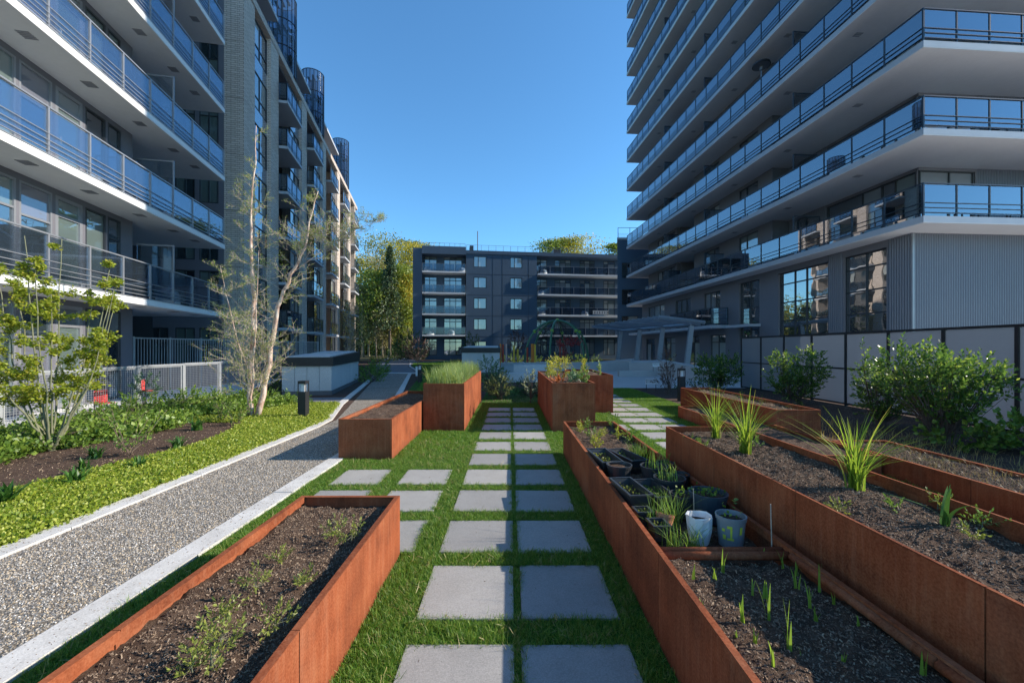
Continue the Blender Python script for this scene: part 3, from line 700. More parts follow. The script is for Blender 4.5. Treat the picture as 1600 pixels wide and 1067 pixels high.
for a, b in balc:
    wall(LB, 'recess_wall', BRICK, lx(a), lx(b), 0, 21, BY + 1.6, [(lx(a) + .3, lx(b) - .9, 3 * k + .1, 3 * k + 2.5) for k in range(7)])
    for k in range(7):
        window(LB, lx(a) + .3, lx(b) - .9, 3 * k + .1, 3 * k + 2.5, BY + 1.65, (.5,), (), ALU_D, BP)
        if k:
            MB().box(lx(a) + .02, lx(b) + .1, BY - .55, BY + 1.6, 3 * k - .12, 3 * k + .06).build('balcony_slab', TFASC, LB)
            run_railing(LB, (lx(a) + .05, BY - .5), (lx(b) + .06, BY - .5), 3 * k + .06, 3, lambda s, a=a: a < 30, rails=(.12, .3), mat_r=TRAIL)
            if a < 36:
                run_railing(LB, (lx(a) + .05, BY - .02), (lx(a) + .05, BY - .48), 3 * k + .06, 1, lambda s: False, rails=(.12, .3), mat_r=TRAIL)
MB().box(BX, lx(57.9), BY - .03, BY + .3, 21.06, 21.5).build('parapet', BRICK, LB)
MB().box(BX, lx(57.9), BY + .3, 9, 20.9, 21.2).build('roof', CLAD_L, LB)
MB().box(lx(57.6), lx(57.9), BY + .3, 9, 0, 20.9).build('end_wall', BRICK, LB)
# penthouse storey set back with canopies
wall(LB, 'penthouse_wall', CLAD_L, lx(21.5), lx(55), 21.2, 24.0, 3.2, [(lx(q), lx(q + 2.6), 21.3, 23.7) for q in range(23, 53, 4)])
for q in range(23, 53, 4): window(LB, lx(q), lx(q + 2.6), 21.3, 23.7, 3.25, (.5,), (), ALU_D, BP)
for a, b in ((20, 28.0), (31.6, 35.9), (40.6, 47.2)):
    MB().box(lx(a), lx(b), 1.1, 6, 23.75, 24.0).build('roof_canopy', TFASC, LB)
# round mesh stair drums on the roof
def drum(Yc):
    r = .95; z0, z1 = 21.5, 27.2; c = (lx(Yc), 1.65)
    m = MB().lathe([(r - .02, z0), (r - .02, z1)], *c, 28); o = m.build('stair_drum', make_balcony_glass('drum_mesh', (.3, .34, .4), .06) if 'drum_mesh' not in MATS else MATS['drum_mesh'], LB)
    s = MB()
    for q in range(18): t = 2 * math.pi * q / 18; x, y = c[0] + r * math.cos(t), c[1] + r * math.sin(t); s.box(x - .025, x + .025, y - .025, y + .025, z0, z1)
    for z in (z0, z0 + 1.9, z0 + 3.8, z1):
        s.tube([(c[0] + r * math.cos(2*math.pi*q/28), c[1] + r * math.sin(2*math.pi*q/28), z) for q in range(28)], .04, 4, True)
    # spiral of treads inside
    for q in range(34):
        t = q * .5; s.box(c[0] + .1 * math.cos(t), c[0] + .8 * math.cos(t) , c[1] + .8 * math.sin(t) - .05, c[1] + .8 * math.sin(t) + .12, z0 + q * .16, z0 + q * .16 + .04)
    s.tube([(c[0], c[1], z0), (c[0], c[1], z1)], .08, 8)
    s.build('drum_cage', TRAIL, o)
for Yc in (30.4, 38.6, 51.0): drum(Yc)

# ------------------------------------------------------------------ tower on the right
KT = math.sqrt(1 + .0707 ** 2); AT = math.atan2(-1, .0707)
TW = thing('apartment_tower', 'tall dark apartment tower on the right, wrapped in glass railed balconies', 'building', (12.17, 42.8, 0), AT)
tx = lambda Y: (42.8 - Y) * KT
LT = tx(14.07); WT = 20.0; TF = 12
for k in range(TF + 1):
    zb = 6.0 + 3.01 * k
    MB().box(0, LT, 0, WT, zb + .0, zb + .16).build('balcony_slab', TSOFF, TW)
    MB().box(-.006, LT + .006, -.006, .4, zb + .03, zb + .24).box(LT - .4, LT + .006, .4, WT, zb + .03, zb + .24).box(-.006, .4, .4, WT, zb + .03, zb + .24).build('slab_fascia', TFASC, TW)
    if k < TF:
        # near panes are parts one by one, the far sliver of the row is joined
        run_railing(TW, (.06, .05), (LT - .05, .05), zb + .24, 21, lambda s, k=k: s > 17.5 and zb < 30, mat_r=TRAIL, mat_g=BGLASS2)
        run_railing(TW, (LT - .05, .05), (LT - .05, WT), zb + .24, 16, lambda s, k=k: s < 6 and zb < 13, mat_r=TRAIL, mat_g=BGLASS2)
        run_railing(TW, (.06, .08), (.06, 3.0), zb + .24, 2, lambda s: False, mat_r=TRAIL, mat_g=BGLASS2)
TP = [PANES[0], PANES[1], PANES[3], PANES[4], PANES[2]]
for k in range(TF):
    z0 = 6.16 + 3.01 * k; z1 = 6.0 + 3.01 * (k + 1); h = z1 - z0
    # zone nearest the corner
    x2, x1_ = tx(16.45), tx(20.8)
    wall(TW, 'wall', TCLAD, tx(23.5), x2, z0, z1, 2.5, [(x1_, x2 - .05, z0 + .05, z1 - .12)])
    window(TW, x1_, x2 - .05, z0 + .05, z1 - .12, 2.52, (.45, .66, .8), (.74,), ALU_D, TP)
    if k < 6: ribbed(TW, 'ribbed_cladding', tx(23.5), x1_ - .02, z0, z1, 2.498, TRIB)
    # projecting bay
    wall(TW, 'wall', TCLAD, tx(32.0), tx(23.5), z0, z1, 1.5, [(tx(26.4), tx(24.6), z0 + .05, z1 - .2), (tx(30.6), tx(28.6), z0 + .05, z1 - .2)])
    MB().box(tx(23.5), tx(23.5) + .12, 1.5, 2.5, z0, z1).build('bay_return', TRIB, TW)
    window(TW, tx(26.4), tx(24.6), z0 + .05, z1 - .2, 1.52, (.4,), (.6,), ALU_D, TP); window(TW, tx(30.6), tx(28.6), z0 + .05, z1 - .2, 1.52, (.35, .65), (.7,), ALU_D, TP)
    wall(TW, 'wall', DARKIN, tx(35.0), tx(32.0), z0, z1, 3.4)
    MB().box(tx(32.0) - .2, tx(32.0), 1.75, 3.4, z0, z1).box(tx(35.0), tx(35.0) + .2, 1.85, 3.4, z0, z1).build('wall', TCLAD, TW)
    wall(TW, 'wall', TCLAD, tx(41.0), tx(35.0), z0, z1, 1.6, [(tx(38.8), tx(35.4), z0 + .05, z1 - .2)])
    window(TW, tx(38.8), tx(35.4), z0 + .05, z1 - .2, 1.62, (.25, .5, .75), (.7,), ALU_D, TP)
    MB().box(tx(41.0), tx(41.0) + .25, 1.85, WT - 2, z0, z1).build('wall', TCLAD, TW)
    # front (towards the camera): corner glazing then ribbed sheet
    xf = tx(16.4)
    MB().box(xf - .25, xf, 5.0, WT, z0, z1).box(xf - .25, xf, 2.5, 5.0, z1 - .12, z1).build('wall', TCLAD, TW)
    window(TW, 0, 2.4, z0 + .05, z1 - .12, 0, (.55,), (.74,), ALU_D, TP, rot=((xf, 2.55, z0 + .05), math.pi / 2))
    if k < 4: ribbed(TW, 'ribbed_cladding', 0, WT - 5.1, z0, z1, 0, TRIB, .12, .03, ((xf + .003, 5.05, 0), math.pi / 2))
    for Yc in (19.3, 27.3, 33.4):       # privacy screens across the balcony
        if k < 8:
            s = MB().box(0, .03, .15, 1.5, .05, 1.9).build('privacy_screen', BGLASS2, TW, (tx(Yc + .8), 0, z0 + .08))
            MB().box(0, .04, .1, .15, 0, 1.95).box(0, .04, .15, 1.5, 1.9, 1.95).build('screen_frame', TRAIL, s)
    m = MB()
    for Yc in (17.5, 21.5, 26, 31, 37):
        for q in range(3): m.box(tx(Yc) + q * .09, tx(Yc) + q * .09 + .05, .7, 1.0, z1 - .012, z1 - .001)
    if k < 7: m.build('soffit_vent', ALU, TW)
# two storey base
BW = .95
bw = [(16.25, 18.2, (.5,)), (19.0, 22.2, (.32, .56)), (23.7, 25.6, (.5,))]
hs = [(tx(b), tx(a), .6, 5.72) for a, b, v in bw]
wall(TW, 'wall', TCLAD, tx(41), LT - 1.2, 0, 6.0, BW, hs + [(tx(29.6), tx(27.6), 3.25, 5.6), (tx(34), tx(31.5), 3.25, 5.6), (tx(39.5), tx(36), 3.25, 5.6), (tx(28.8), tx(27), .1, 2.6), (tx(32), tx(30.2), .1, 2.6), (tx(36), tx(34), .1, 2.6), (tx(40), tx(38), .1, 2.6)])
wavy = [make_pane('tall_lobby_glass', (.015, .018, .02), .42, .012)]
for (a, b, v), (x0, x1, z0, z1) in zip(bw, hs): window(TW, x0, x1, z0, z1, BW + .12, v, (.32, .5, .69, .88), ALU_D, wavy)
for a, b in ((29.6, 27.6), (34, 31.5), (39.5, 36)): window(TW, tx(a), tx(b), 3.25, 5.6, BW + .08, (.35, .68), (), ALU_D, TP)
for a, b in ((28.8, 27), (32, 30.2), (36, 34), (40, 38)): window(TW, tx(a), tx(b), .1, 2.6, BW + .08, (.5,), (.8,), ALU_D, [PANES[0], PANES[1], PANES[2]])
MB().box(LT - 1.45, LT - 1.2, BW + .25, WT, 0, 6.0).box(tx(41), tx(41) + .25, BW + .25, WT - 2, 0, 6).build('wall', TCLAD, TW)
ribbed(TW, 'ribbed_cladding', tx(16.2) + .02, LT - 1.2, 0, 6.0, BW - .002, TRIB, .1); ribbed(TW, 'ribbed_cladding', tx(19.0) + .02, tx(18.2) - .02, 0, 6.0, BW - .002, TRIB, .1)
ribbed(TW, 'ribbed_cladding', 0, WT - BW, 0, 6.0, 0, TRIB, .1, .03, ((LT - 1.2 + .003, BW, 0), math.pi / 2))
MB().box(LT - 1.22, LT - 1.15, BW - .05, BW + .03, 0, 6.0).build('corner_trim', ALU, TW)
MB().box(tx(41.5), tx(26.6), -.25, BW, 3.0, 3.2).build('entrance_canopy', TFASC, TW); MB().box(tx(25.8), tx(23.6), .2, BW, 2.95, 3.1).build('entrance_canopy', TFASC, TW)
run_railing(TW, (tx(32.5), -.2), (tx(26.7), -.2), 3.2, 5, lambda s: True, rails=(.15, .4, .65, .9), mat_r=TRAIL, mat_g=BGLASS2); run_railing(TW, (tx(26.7), -.2), (tx(26.7), .9), 3.2, 1, lambda s: True, rails=(.15, .4, .65, .9), mat_r=TRAIL, mat_g=BGLASS2)
MB().box(tx(41), tx(16.4), 6.5, 6.8, 6, 41).build('core_wall', DARKIN, TW)
MB().box(tx(30), tx(20), 4, 14, 42.3, 45).build('roof_plant_room', TCLAD, TW)
# rear wing of the tower and the lower link block beyond it
MB().prism([(tx(57), 9.0), (tx(45.5), 9.0), (tx(45.5), 20), (tx(57), 20)], 0, 30).build('rear_wing', TCLAD, TW)
LK = thing('apartment_block', 'lower dark link block tucked behind the tower with a railed roof terrace', 'building', (11.9, 46.2, 0))
MB().prism([(.2, 0), (10, 0), (10, 14), (4.0, 14)], 0, 13.9).build('wall', FCLAD, LK)
MB().prism([(.15, -.05), (10.05, -.05), (10.05, 14.05), (3.95, 14.05)], 13.9, 14.15).build('parapet', TFASC, LK)
run_railing(LK, (0.3, .1), (7, .1), 14.15, 5, lambda s: False, mat_r=TRAIL, glass=False); run_railing(LK, (3.9, 13.5), (.3, .1), 14.15, 8, lambda s: False, mat_r=TRAIL, glass=False)
for z in (3.6, 6.6, 9.6): window(LK, .7, 2.5, z, z + 1.7, -.05, (.4,), (), ALU_D, BP)

# ------------------------------------------------------------------ far building
AF = math.atan2(.131, 1)
FB = thing('apartment_building', 'five storey blue grey block closing the far end of the courtyard', 'building', (-13.9, 57.86, 0), AF)
def fx(u):      # local x of the wall under photo column u
    t = (u - 797) / 640.0; X = (57.86 + .131 * 13.9) * t / (1 - .131 * t); return (X + 13.9) / math.cos(AF)
FZ = [3.6 + 3 * k for k in range(4)]
f_holes = []
for k in range(4):
    for a, b in ((740, 760), (797, 816)): f_holes.append((fx(a), fx(b), FZ[k] + .75, FZ[k] + 2.35))
for a, b in ((797, 816), (741, 760)): f_holes.append((fx(a), fx(b), 1.0, 2.7))
wall(FB, 'wall', FCLAD, fx(728), fx(839), 0, 15.6, 0, f_holes, .4)
for h in f_holes: window(FB, h[0], h[1], h[2], h[3], .03, (.36,), (), ALU_D, [PANES[2], PANES[4], PANES[3]], .1)
gr = MB()
for x in (fx(770), fx(785), fx(826)): gr.box(x - .02, x + .02, -.012, -.002, .2, 15.4)
for k in range(5): gr.box(fx(728), fx(839), -.014, -.002, 3.35 + 3 * k - .02, 3.35 + 3 * k + .02)
gr.build('cladding_joints', ALU_D, FB)
def balcony_bay(u0, u1, wl_, zt):
    x0, x1 = fx(u0), fx(u1)
    holes = []
    for k in range(-1, 4):
        zb = 3.6 + 3 * k
        for a, b in wl_: holes.append((fx(a), fx(b), max(.1, zb + .05), zb + 2.45))
    wall(FB, 'recess_wall', FCLAD, x0, x1, 0, 15.6, 1.4, holes, .3)
    for j, h in enumerate(holes):
        wide = h[1] - h[0] > 2.2
        window(FB, h[0], h[1], h[2], h[3], 1.43, (.33, .66) if wide else (.4,), (.8,), ALU_D, [PANES[2], PANES[4], PANES[2], PANES[3], PANES[1]], .09)
    for k in range(4):
        zb = 3.6 + 3 * k
        MB().box(x0, x1, -.45, 1.4, zb - .22, zb - .0).build('balcony_slab', FASCIA, FB)
        run_railing(FB, (x0, -.4), (x1, -.4), zb, max(4, int((x1 - x0) / 1.6)), lambda s: False, 1.05, (), ALU, FGLASS)
balcony_bay(660, 727, [(662, 682), (693, 722)], 15.6)
balcony_bay(840, 985, [(841, 858), (870, 896), (910, 934), (948, 966)], 15.6)
MB().box(fx(645), fx(659.5), 0, 7, 0, 15.9).build('wall', FCLAD, FB)
MB().box(fx(659.5), fx(728), -.5, 7, 15.0, 16.1).build('parapet', FCLAD, FB)
MB().box(fx(728.2), fx(985), -.1, 7, 15.25, 15.75).build('parapet', FCLAD, FB)
run_railing(FB, (fx(661), .6), (fx(727), .6), 16.1, 8, lambda s: False, .7, (.3,), ALU, glass=False); run_railing(FB, (fx(729), .6), (fx(975), .6), 15.75, 22, lambda s: False, .9, (.3, .6), ALU, glass=False)
MB().box(fx(735), fx(741), 3, 5, 15.7, 17.2).tube([(fx(748), 3, 15.7), (fx(748), 3, 19.4)], .07, 6).box(fx(872), fx(885), 3, 6, 15.7, 17.0).build('roof_vent', ALU_D, FB)
MB().box(fx(646), fx(985), 1.8, 6.8, 0, 15.5).build('core', DARKIN, FB)

# ------------------------------------------------------------------ frosted glass screen on the right
SC = thing('privacy_fence', 'frosted glass screen in black frames running along the right of the garden', 'fence', (9.9, 17.5, 0))
ypost = [17.5 - 1.36 * k for k in range(12)]
for k, y in enumerate(ypost):
    MB().box(-.035, .035, -.035, .035, 0, 2.16).build('post', BLACK, SC, (0, y - 17.5, 0))
    if k < len(ypost) - 1:
        y2 = ypost[k + 1]
        for z0, z1 in ((.08, 1.07), (1.11, 2.09)):
            MB().box(-.012, .0, y2 - 17.5 + .04, y - 17.5 - .04, z0, z1).build('glass_pane', FROST, SC)
        MB().box(-.025, .025, y2 - 17.5 + .035, y - 17.5 - .035, 1.07, 1.11).box(-.03, .03, y2 - 17.5 + .035, y - 17.5 - .035, 2.1, 2.16).box(-.025, .025, y2 - 17.5 + .035, y - 17.5 - .035, .03, .08).build('rail', BLACK, SC)

# ------------------------------------------------------------------ utility kiosks
def kiosk(label, loc, rz, w, d, h, slope, plan=None):
    k = thing('utility_kiosk', label, 'kiosk', loc, rz)
    MB().box(-w, 0, 0, d, 0, .16).build('plinth', plain('grey_plinth', (.1, .105, .115), (.13, .135, .145)), k)
    n = 4; s = w / n
    for q in range(n): MB().box(-w + q * s + .006, -w + (q + 1) * s - .006, .0, .08, .16, h - .3).build('concrete_panel', CONC2, k)
    n = 5; s = d / n
    for q in range(n): MB().box(-.08, .0, q * s + (.081 if q == 0 else .006), (q + 1) * s - .006, .16, h - .3 + 0).build('concrete_panel', CONC2, k)
    MB().box(-w + .02, -.085, .085, d, .16, h - .3).build('core', CONC2, k)
    MB().prism([(-w - .05, -.06), (.06, -.06), (.06, d + .06), (-w - .05, d + .06)], h - .31, [h, h, h + slope, h + slope]).build('fascia_band', BLACK, k)
    MB().prism([(-w + .1, .08), (-.1, .08), (-.1, d * .45), (-w + .1, d * .45)], h - .05, [h + .03, h + .03, h + slope * .45 + .03, h + slope * .45 + .03]).prism([(-w + .1, d * .55), (-.1, d * .55), (-.1, d - .1), (-w + .1, d - .1)], h, [h + .03 + slope * .55] * 2 + [h + slope + .03] * 2).build('roof_panel', CONC2, k)
    return k
kiosk('pale concrete kiosk with black roof band behind the birch tree beside the path', (-6.45, 14.8, 0), math.atan(.205), 1.65, 6.0, 1.36, .16)
kiosk('pale concrete kiosk with black roof band half hidden behind the grass filled box', (-.66, 26.0, 0), .03, 2.4, 4.5, 1.72, .12)

# ------------------------------------------------------------------ bollard lights
def bollard(label, loc, h, s=1.0, lab_sign=False):
    b = thing('bollard_light', label, 'bollard', loc); w = .075 * s
    MB().box(-w, w, -w, w, 0, h - .26).build('post', BLACK, b)
    m = MB(); 
    for a in (-1, 1):
        for c in (-1, 1): m.box(a * w - (.018 if a > 0 else 0), a * w + (.018 if a < 0 else 0), c * w - (.018 if c > 0 else 0), c * w + (.018 if c < 0 else 0), h - .26, h - .07)
    m.build('head_frame', BLACK, b)
    MB().box(-w * .45, w * .45, -w * .45, w * .45, h - .26, h - .07).build('lamp_glass', WHITE, b)
    MB().box(-w, w, -w, w, h - .07, h).build('cap', BLACK, b)
bollard('square dark bollard light standing in the bright groundcover left of the gravel path', (-5.02, 9.95, 0), .9, 1.25)
bollard('square black bollard light beside the brown leaved shrub at the end of the right stones', (5.48, 13.1, 0), 1.05, 1.25)
bollard('square black bollard light left of the grass filled box, by the path edge', (-4.45, 20.2, 0), .9, 1.2)

# ------------------------------------------------------------------ fences of the left terrace
MF = thing('mesh_fence', 'galvanised woven mesh fence in front of the left terrace', 'fence', (-9.6, 7.7, 0), math.atan2(5.3, .37))
LMF = math.hypot(5.3, .37); nb = 4; step = LMF / nb
def mesh_panel(w, h):
    m = MB(); nx = int(w / .05); nz = int(h / .05)
    for i in range(nx + 1): x = w * i / nx; m.box(x - .0022, x + .0022, -.0022, .0022, 0, h)
    for j in range(nz + 1): z = h * j / nz; m.box(0, w, .0005, .005, z - .0022, z + .0022)
    return m.mesh('mesh_infill', GALV)
mp_ = mesh_panel(step - .1, .93)
for k in range(-3, nb + 2):
    x = k * step; zb = .12 + .012 * k
    link('post', cached('mfpost', lambda: MB().box(-.03, .03, -.03, .03, 0, 1.12).mesh('post', GALV)), MF, (x, 0, zb - .02))
    if k < nb + 1:
        p = MB().box(x + .03, x + step - .03, -.03, .03, zb + 1.06, zb + 1.11).box(x + .05, x + step - .05, -.012, .012, zb + .06, zb + .085).box(x + .05, x + .075, -.012, .012, zb + .085, zb + 1.03).box(x + step - .075, x + step - .05, -.012, .012, zb + .085, zb + 1.03).box(x + .05, x + step - .05, -.012, .012, zb + 1.03, zb + 1.05).build('panel_frame', GALV, MF)
        tag(link('mesh_infill', mp_, p, (x + .05, 0, zb + .09)), kind='stuff')
MB().prism([(-9.75, .5), (-9.45, .5), (-9.13, 14.3), (-9.4, 14.3)], 0, .13).build('kerb', CONC).__setitem__('kind', 'structure')
PR = thing('terrace_railing', 'grey upright bar railing behind the mesh fence and the birch tree', 'railing', (-13.8, 15.0, 0), math.atan2(11, 1.6))
LPR = math.hypot(11, 1.6); nbar = 100
MB().box(0, LPR, -.02, .02, 2.04, 2.09).box(0, LPR, -.02, .02, 1.0, 1.04).build('rail', GALV, PR)
barm = MB().box(-.012, .012, -.008, .008, 1.04, 2.04).mesh('bar', GALV)
for k in range(nbar): link('bar', barm, PR, (LPR * (k + .5) / nbar, 0, 0))
for k in range(9): MB().box(-.03, .03, -.03, .03, 0, 2.12).build('post', GALV, PR, (LPR * k / 8, 0, 0))
MB().box(0, LPR, .1, .3, 0, 1.0).build('low_wall', CLAD_L, PR)

# ------------------------------------------------------------------ plants
L_MAPLE = leafmat('maple_leaf', (.17, .24, .02), (.38, .43, .035), .5, .5, (.42, .38, .06))
L_BIRCH = leafmat('birch_bud', (.16, .25, .03), (.34, .42, .07), .5)
L_LAUREL = leafmat('laurel_leaf', (.035, .1, .018), (.12, .23, .04), .5, .3, (.36, .44, .1))
L_BROWN = leafmat('bronze_leaf', (.07, .035, .03), (.15, .085, .07), .25)
L_LIME = leafmat('lime_groundcover', (.16, .25, .02), (.38, .44, .045), .45, .5, (.55, .58, .14))
L_GREEN = leafmat('mid_green_leaf', (.07, .14, .02), (.17, .28, .04), .4, .45, (.28, .38, .07))
L_DARK = leafmat('dark_green_leaf', (.02, .055, .015), (.07, .13, .035), .3)
L_BLADE = leafmat('tall_grass_blade', (.12, .22, .02), (.3, .42, .045), .6, .65, (.5, .46, .12))
L_OAT = leafmat('oat_grass_blade', (.16, .27, .08), (.36, .46, .17), .5, .4, (.4, .4, .18))
L_DRY = leafmat('dry_straw', (.2, .15, .07), (.36, .28, .15), .3)
L_YEL = leafmat('yellow_green_leaf', (.2, .25, .03), (.42, .42, .06), .4)
L_KALE = leafmat('blue_green_leaf', (.06, .12, .07), (.14, .24, .12), .3)
L_FLOW = leafmat('yellow_flower', (.42, .38, .04), (.65, .58, .08), .4)
L_RED = leafmat('red_leaf', (.22, .02, .03), (.4, .06, .07), .35)
L_ORANGE = leafmat('orange_leaf', (.4, .08, .02), (.55, .16, .03), .3)

def branch_tree(root_pos, stems, mat, leafm, twigs, sub=5, leaf=(.03, 4), levels=2, droop=0.0, seed=1, label='', cat='tree', name='tree', trunk_name='trunk', flat=False, spread=.45, twr=.22, tmin=.0022, lowf=.12):
    """stems: list of (point list, r0, r1) relative to root; twigs grow along them and carry leaves"""
    rs = random.Random(seed); root = thing(name, label, cat, root_pos); tips = []
    def twig(mb, p, d, L, r, lev):
        pts = [p]; n = 5
        for k in range(n):
            d = (d + Vector((rs.gauss(0, .10), rs.gauss(0, .10), rs.gauss(.02, .06) - droop))).normalized(); pts.append(pts[-1] + d * L / n)
            if lev == 0 or k > 0: tips.append((pts[-1], d, lev))
        mb.tube(pts, [r * (1 - .8 * k / n) for k in range(n + 1)], 4 if r < .01 else 5)
        if lev > 0:
            for q in range(sub):
                t = rs.uniform(.2, .95) * n; i = int(t); a = pts[i].lerp(pts[min(i + 1, n)], t - i)
                sd_ = Vector((rs.gauss(0, 1), rs.gauss(0, 1), rs.gauss(.2, .5))).normalized(); twig(mb, a, (d * .8 + sd_ * .8).normalized(), L * rs.uniform(.35, .6), max(tmin, r * .55), lev - 1)
    for pts, r0, r1 in stems:
        P_ = [Vector(p) for p in pts]; n = len(P_) - 1
        fine = []
        for i in range(n):
            for s in range(4): a = P_[i].lerp(P_[i+1], s / 4); fine.append(a + Vector((rs.gauss(0, .012), rs.gauss(0, .012), 0)))
        fine.append(P_[-1]); m = len(fine) - 1
        mb = MB().tube(fine, [r0 + (r1 - r0) * k / m for k in range(m + 1)], 9); mb.build(trunk_name, mat, root, smooth=True)
        tb = MB()
        for q in range(twigs):
            t = (rs.uniform(lowf, 1)) * m; i = min(int(t), m - 1); a = fine[i].lerp(fine[i+1], t - i); az = rs.uniform(0, 6.283); f = t / m
            d = Vector((math.cos(az), math.sin(az), rs.uniform(.35, 1.0))).normalized(); L = spread * (1.15 - .8 * f) * rs.uniform(.6, 1.2)
            twig(tb, a, d, L, max(.0022, r0 * twr * (1 - .6 * f)), levels - 1)
        tb.build('branches', TWIG if mat is BIRCH else mat, root)
    C = []; D = []
    for p, d, lev in tips:
        for q in range(leaf[1]):
            C.append((p.x + rs.gauss(0, .03), p.y + rs.gauss(0, .03), p.z + rs.gauss(0, .02))); v = Vector((rs.gauss(0, 1), rs.gauss(0, 1), rs.gauss(-.1, .35) if flat else rs.gauss(0, .8))); D.append(tuple(v))
    V, F = leaves(np.array(C), np.array(D), np.array([leaf[0] * rs.uniform(.6, 1.3) for _ in C]), .7 if flat else .55)
    link('foliage', mesh_np('foliage', V, F, leafm), root)
    return root

# birch: three pale stems, fine twigs with opening buds
branch_tree((-6.3, 10.05, 0), [
    ([(-.1, 0, 0), (-.08, .05, 1.2), (-.06, .1, 3.0), (-.16, .15, 4.4), (-.15, .2, 5.4), (-.05, .2, 7.25)], .065, .008),
    ([(.1, .05, 0), (.27, .1, 1.1), (.42, .1, 1.9), (.6, 0, 2.7), (.94, 0, 3.5), (1.32, -.1, 4.1), (1.48, -.1, 4.95), (1.64, -.1, 5.5)], .075, .008),
    ([(-.02, -.08, 0), (.05, -.1, 1.0), (.2, -.25, 2.2), (.35, -.35, 4.0)], .035, .005),
    ([(-.05, .1, 0), (-.3, .25, 1.1), (-.75, .35, 2.4), (-1.1, .4, 3.8)], .025, .004),
    ([(.94, 0, 3.5), (1.7, .1, 4.15), (2.4, .1, 4.6), (3.1, .1, 4.85)], .007, .002)], BIRCH, L_BIRCH, 40, 4, (.028, 1), 3, 0.0, 11,
    'multi stemmed birch with pale peeling bark and opening buds beside the concrete kiosk', 'tree', 'birch_tree', 'trunk', False, .85, .10, .004, .12)
# young maple at the left edge
ms = []
rs0 = random.Random(3)
for k in range(13):
    az = rs0.uniform(0, 6.28); sp = rs0.uniform(.2, 1.0); hh = rs0.uniform(2.4, 3.7) * (1.05 - .2 * sp)
    ms.append(([(0, 0, 0), (.25 * sp * math.cos(az), .25 * sp * math.sin(az), .45), (.7 * sp * math.cos(az), .7 * sp * math.sin(az), hh * .5), (sp * math.cos(az), sp * math.sin(az), hh)], .02, .005))
branch_tree((-7.55, 6.75, 0), ms, GREENSTEM, L_MAPLE, 10, 3, (.046, 7), 2, .0, 5, 'young many stemmed maple with fresh yellow green leaves at the left edge of the garden', 'tree', 'maple_tree', 'stem', True, .42, .22, .0022, .42)

def shrub(label, loc, blobs, nleaf, size, leafm, name='shrub', cat='shrub', stems=6, width=.45, stem_mat=None, up=.4, sprigs=0):
    """blobs: (dx, dy, dz, rx, ry, rz) ellipsoids; leaves sit on shoots inside them"""
    root = thing(name, label, cat, loc); C = []; D = []; mb = MB()
    tot = sum(b[3] * b[4] * b[5] for b in blobs)
    for (dx, dy, dz, rx, ry, rz) in blobs:
        n = int(nleaf * rx * ry * rz / tot / 14) + 1
        for q in range(n):
            d = rdir(1)[0]; r = rng.uniform(.35, 1.0) ** .5; p = np.array([dx + d[0] * rx * r, dy + d[1] * ry * r, max(.02, dz + d[2] * rz * r)])
            ax = np.array([d[0] * .6, d[1] * .6, .5 + d[2] * .4 + rng.normal(0, .2)]); ax /= np.linalg.norm(ax); Ls = size * rng.uniform(2, 4)
            for j in range(14):
                t = j / 14; C.append(p + ax * Ls * (t - .3)); w = rng.normal(0, 1, 3); w -= ax * w.dot(ax); w /= np.linalg.norm(w); D.append(w * (1 - .5 * t) + ax * (.35 + .7 * t))
            if q % 3 == 0: mb.tube([(dx * .3, dy * .3, .02 + dz * .2), tuple(p * .6 + np.array([0, 0, .0])), tuple(p)], [x_ * min(1, rz / .35) for x_ in (.008, .005, .002)], 4)
    for q in range(stems):
        b = blobs[q % len(blobs)]; k = min(1, b[5] / .4); mb.tube([(b[0] * .15 + random.uniform(-.05, .05) * k, b[1] * .15, 0), (b[0] * .6, b[1] * .6, b[2] * .5), (b[0], b[1], b[2] + b[5] * .3)], [.02 * k, .014 * k, .005 * k], 6)
    V, F = leaves(np.array(C), np.array(D), size * rng.uniform(.6, 1.2, len(C)), width)
    link('foliage', mesh_np('foliage', V, F, leafm), root); mb.build('stems', stem_mat or BARK, root)
    return root
shrub('big glossy laurel in the sun near the right end of the frosted screen', (7.45, 7.0, 0), [(-.7, .1, 1.3, .3, .35, .5), (-.3, 0, 1.15, .4, .4, .55), (.1, 0, 1.0, .4, .4, .5), (.45, 0, 1.15, .38, .4, .4), (.75, 0, 1.0, .25, .3, .3), (.0, 0, .7, .5, .4, .3)], 7200, .075, L_LAUREL, stems=9)
shrub('dark lower laurel with one tall upright shoot, left of the big laurel', (7.75, 8.6, 0), [(-.05, 0, .75, .35, .4, .55), (-.35, 0, 1.25, .1, .1, .6), (.35, 0, .7, .4, .4, .45)], 3200, .075, L_LAUREL, stems=7)
shrub('upright open laurel before the middle of the frosted screen', (8.45, 12.1, 0), [(-.5, 0, 1.0, .28, .3, .62), (-.1, 0, .85, .25, .3, .5), (.4, 0, 1.05, .42, .4, .6), (0, 0, .5, .6, .4, .35)], 4600, .085, L_LAUREL, stems=8)
shrub('round glossy laurel at the far end of the frosted screen by the seat wall', (8.35, 16.4, 0), [(-.35, 0, .75, .6, .5, .6), (.3, 0, .8, .6, .5, .62), (-.6, 0, 1.1, .18, .2, .4)], 4200, .09, L_LAUREL, stems=6)
shrub('thin bronze leaved shrub next to the black bollard', (5.9, 15.2, 0), [(-.1, 0, 1.25, .3, .3, .45), (.05, 0, .8, .45, .35, .4), (-.3, 0, .55, .3, .3, .3)], 1300, .06, L_BROWN, stems=7)
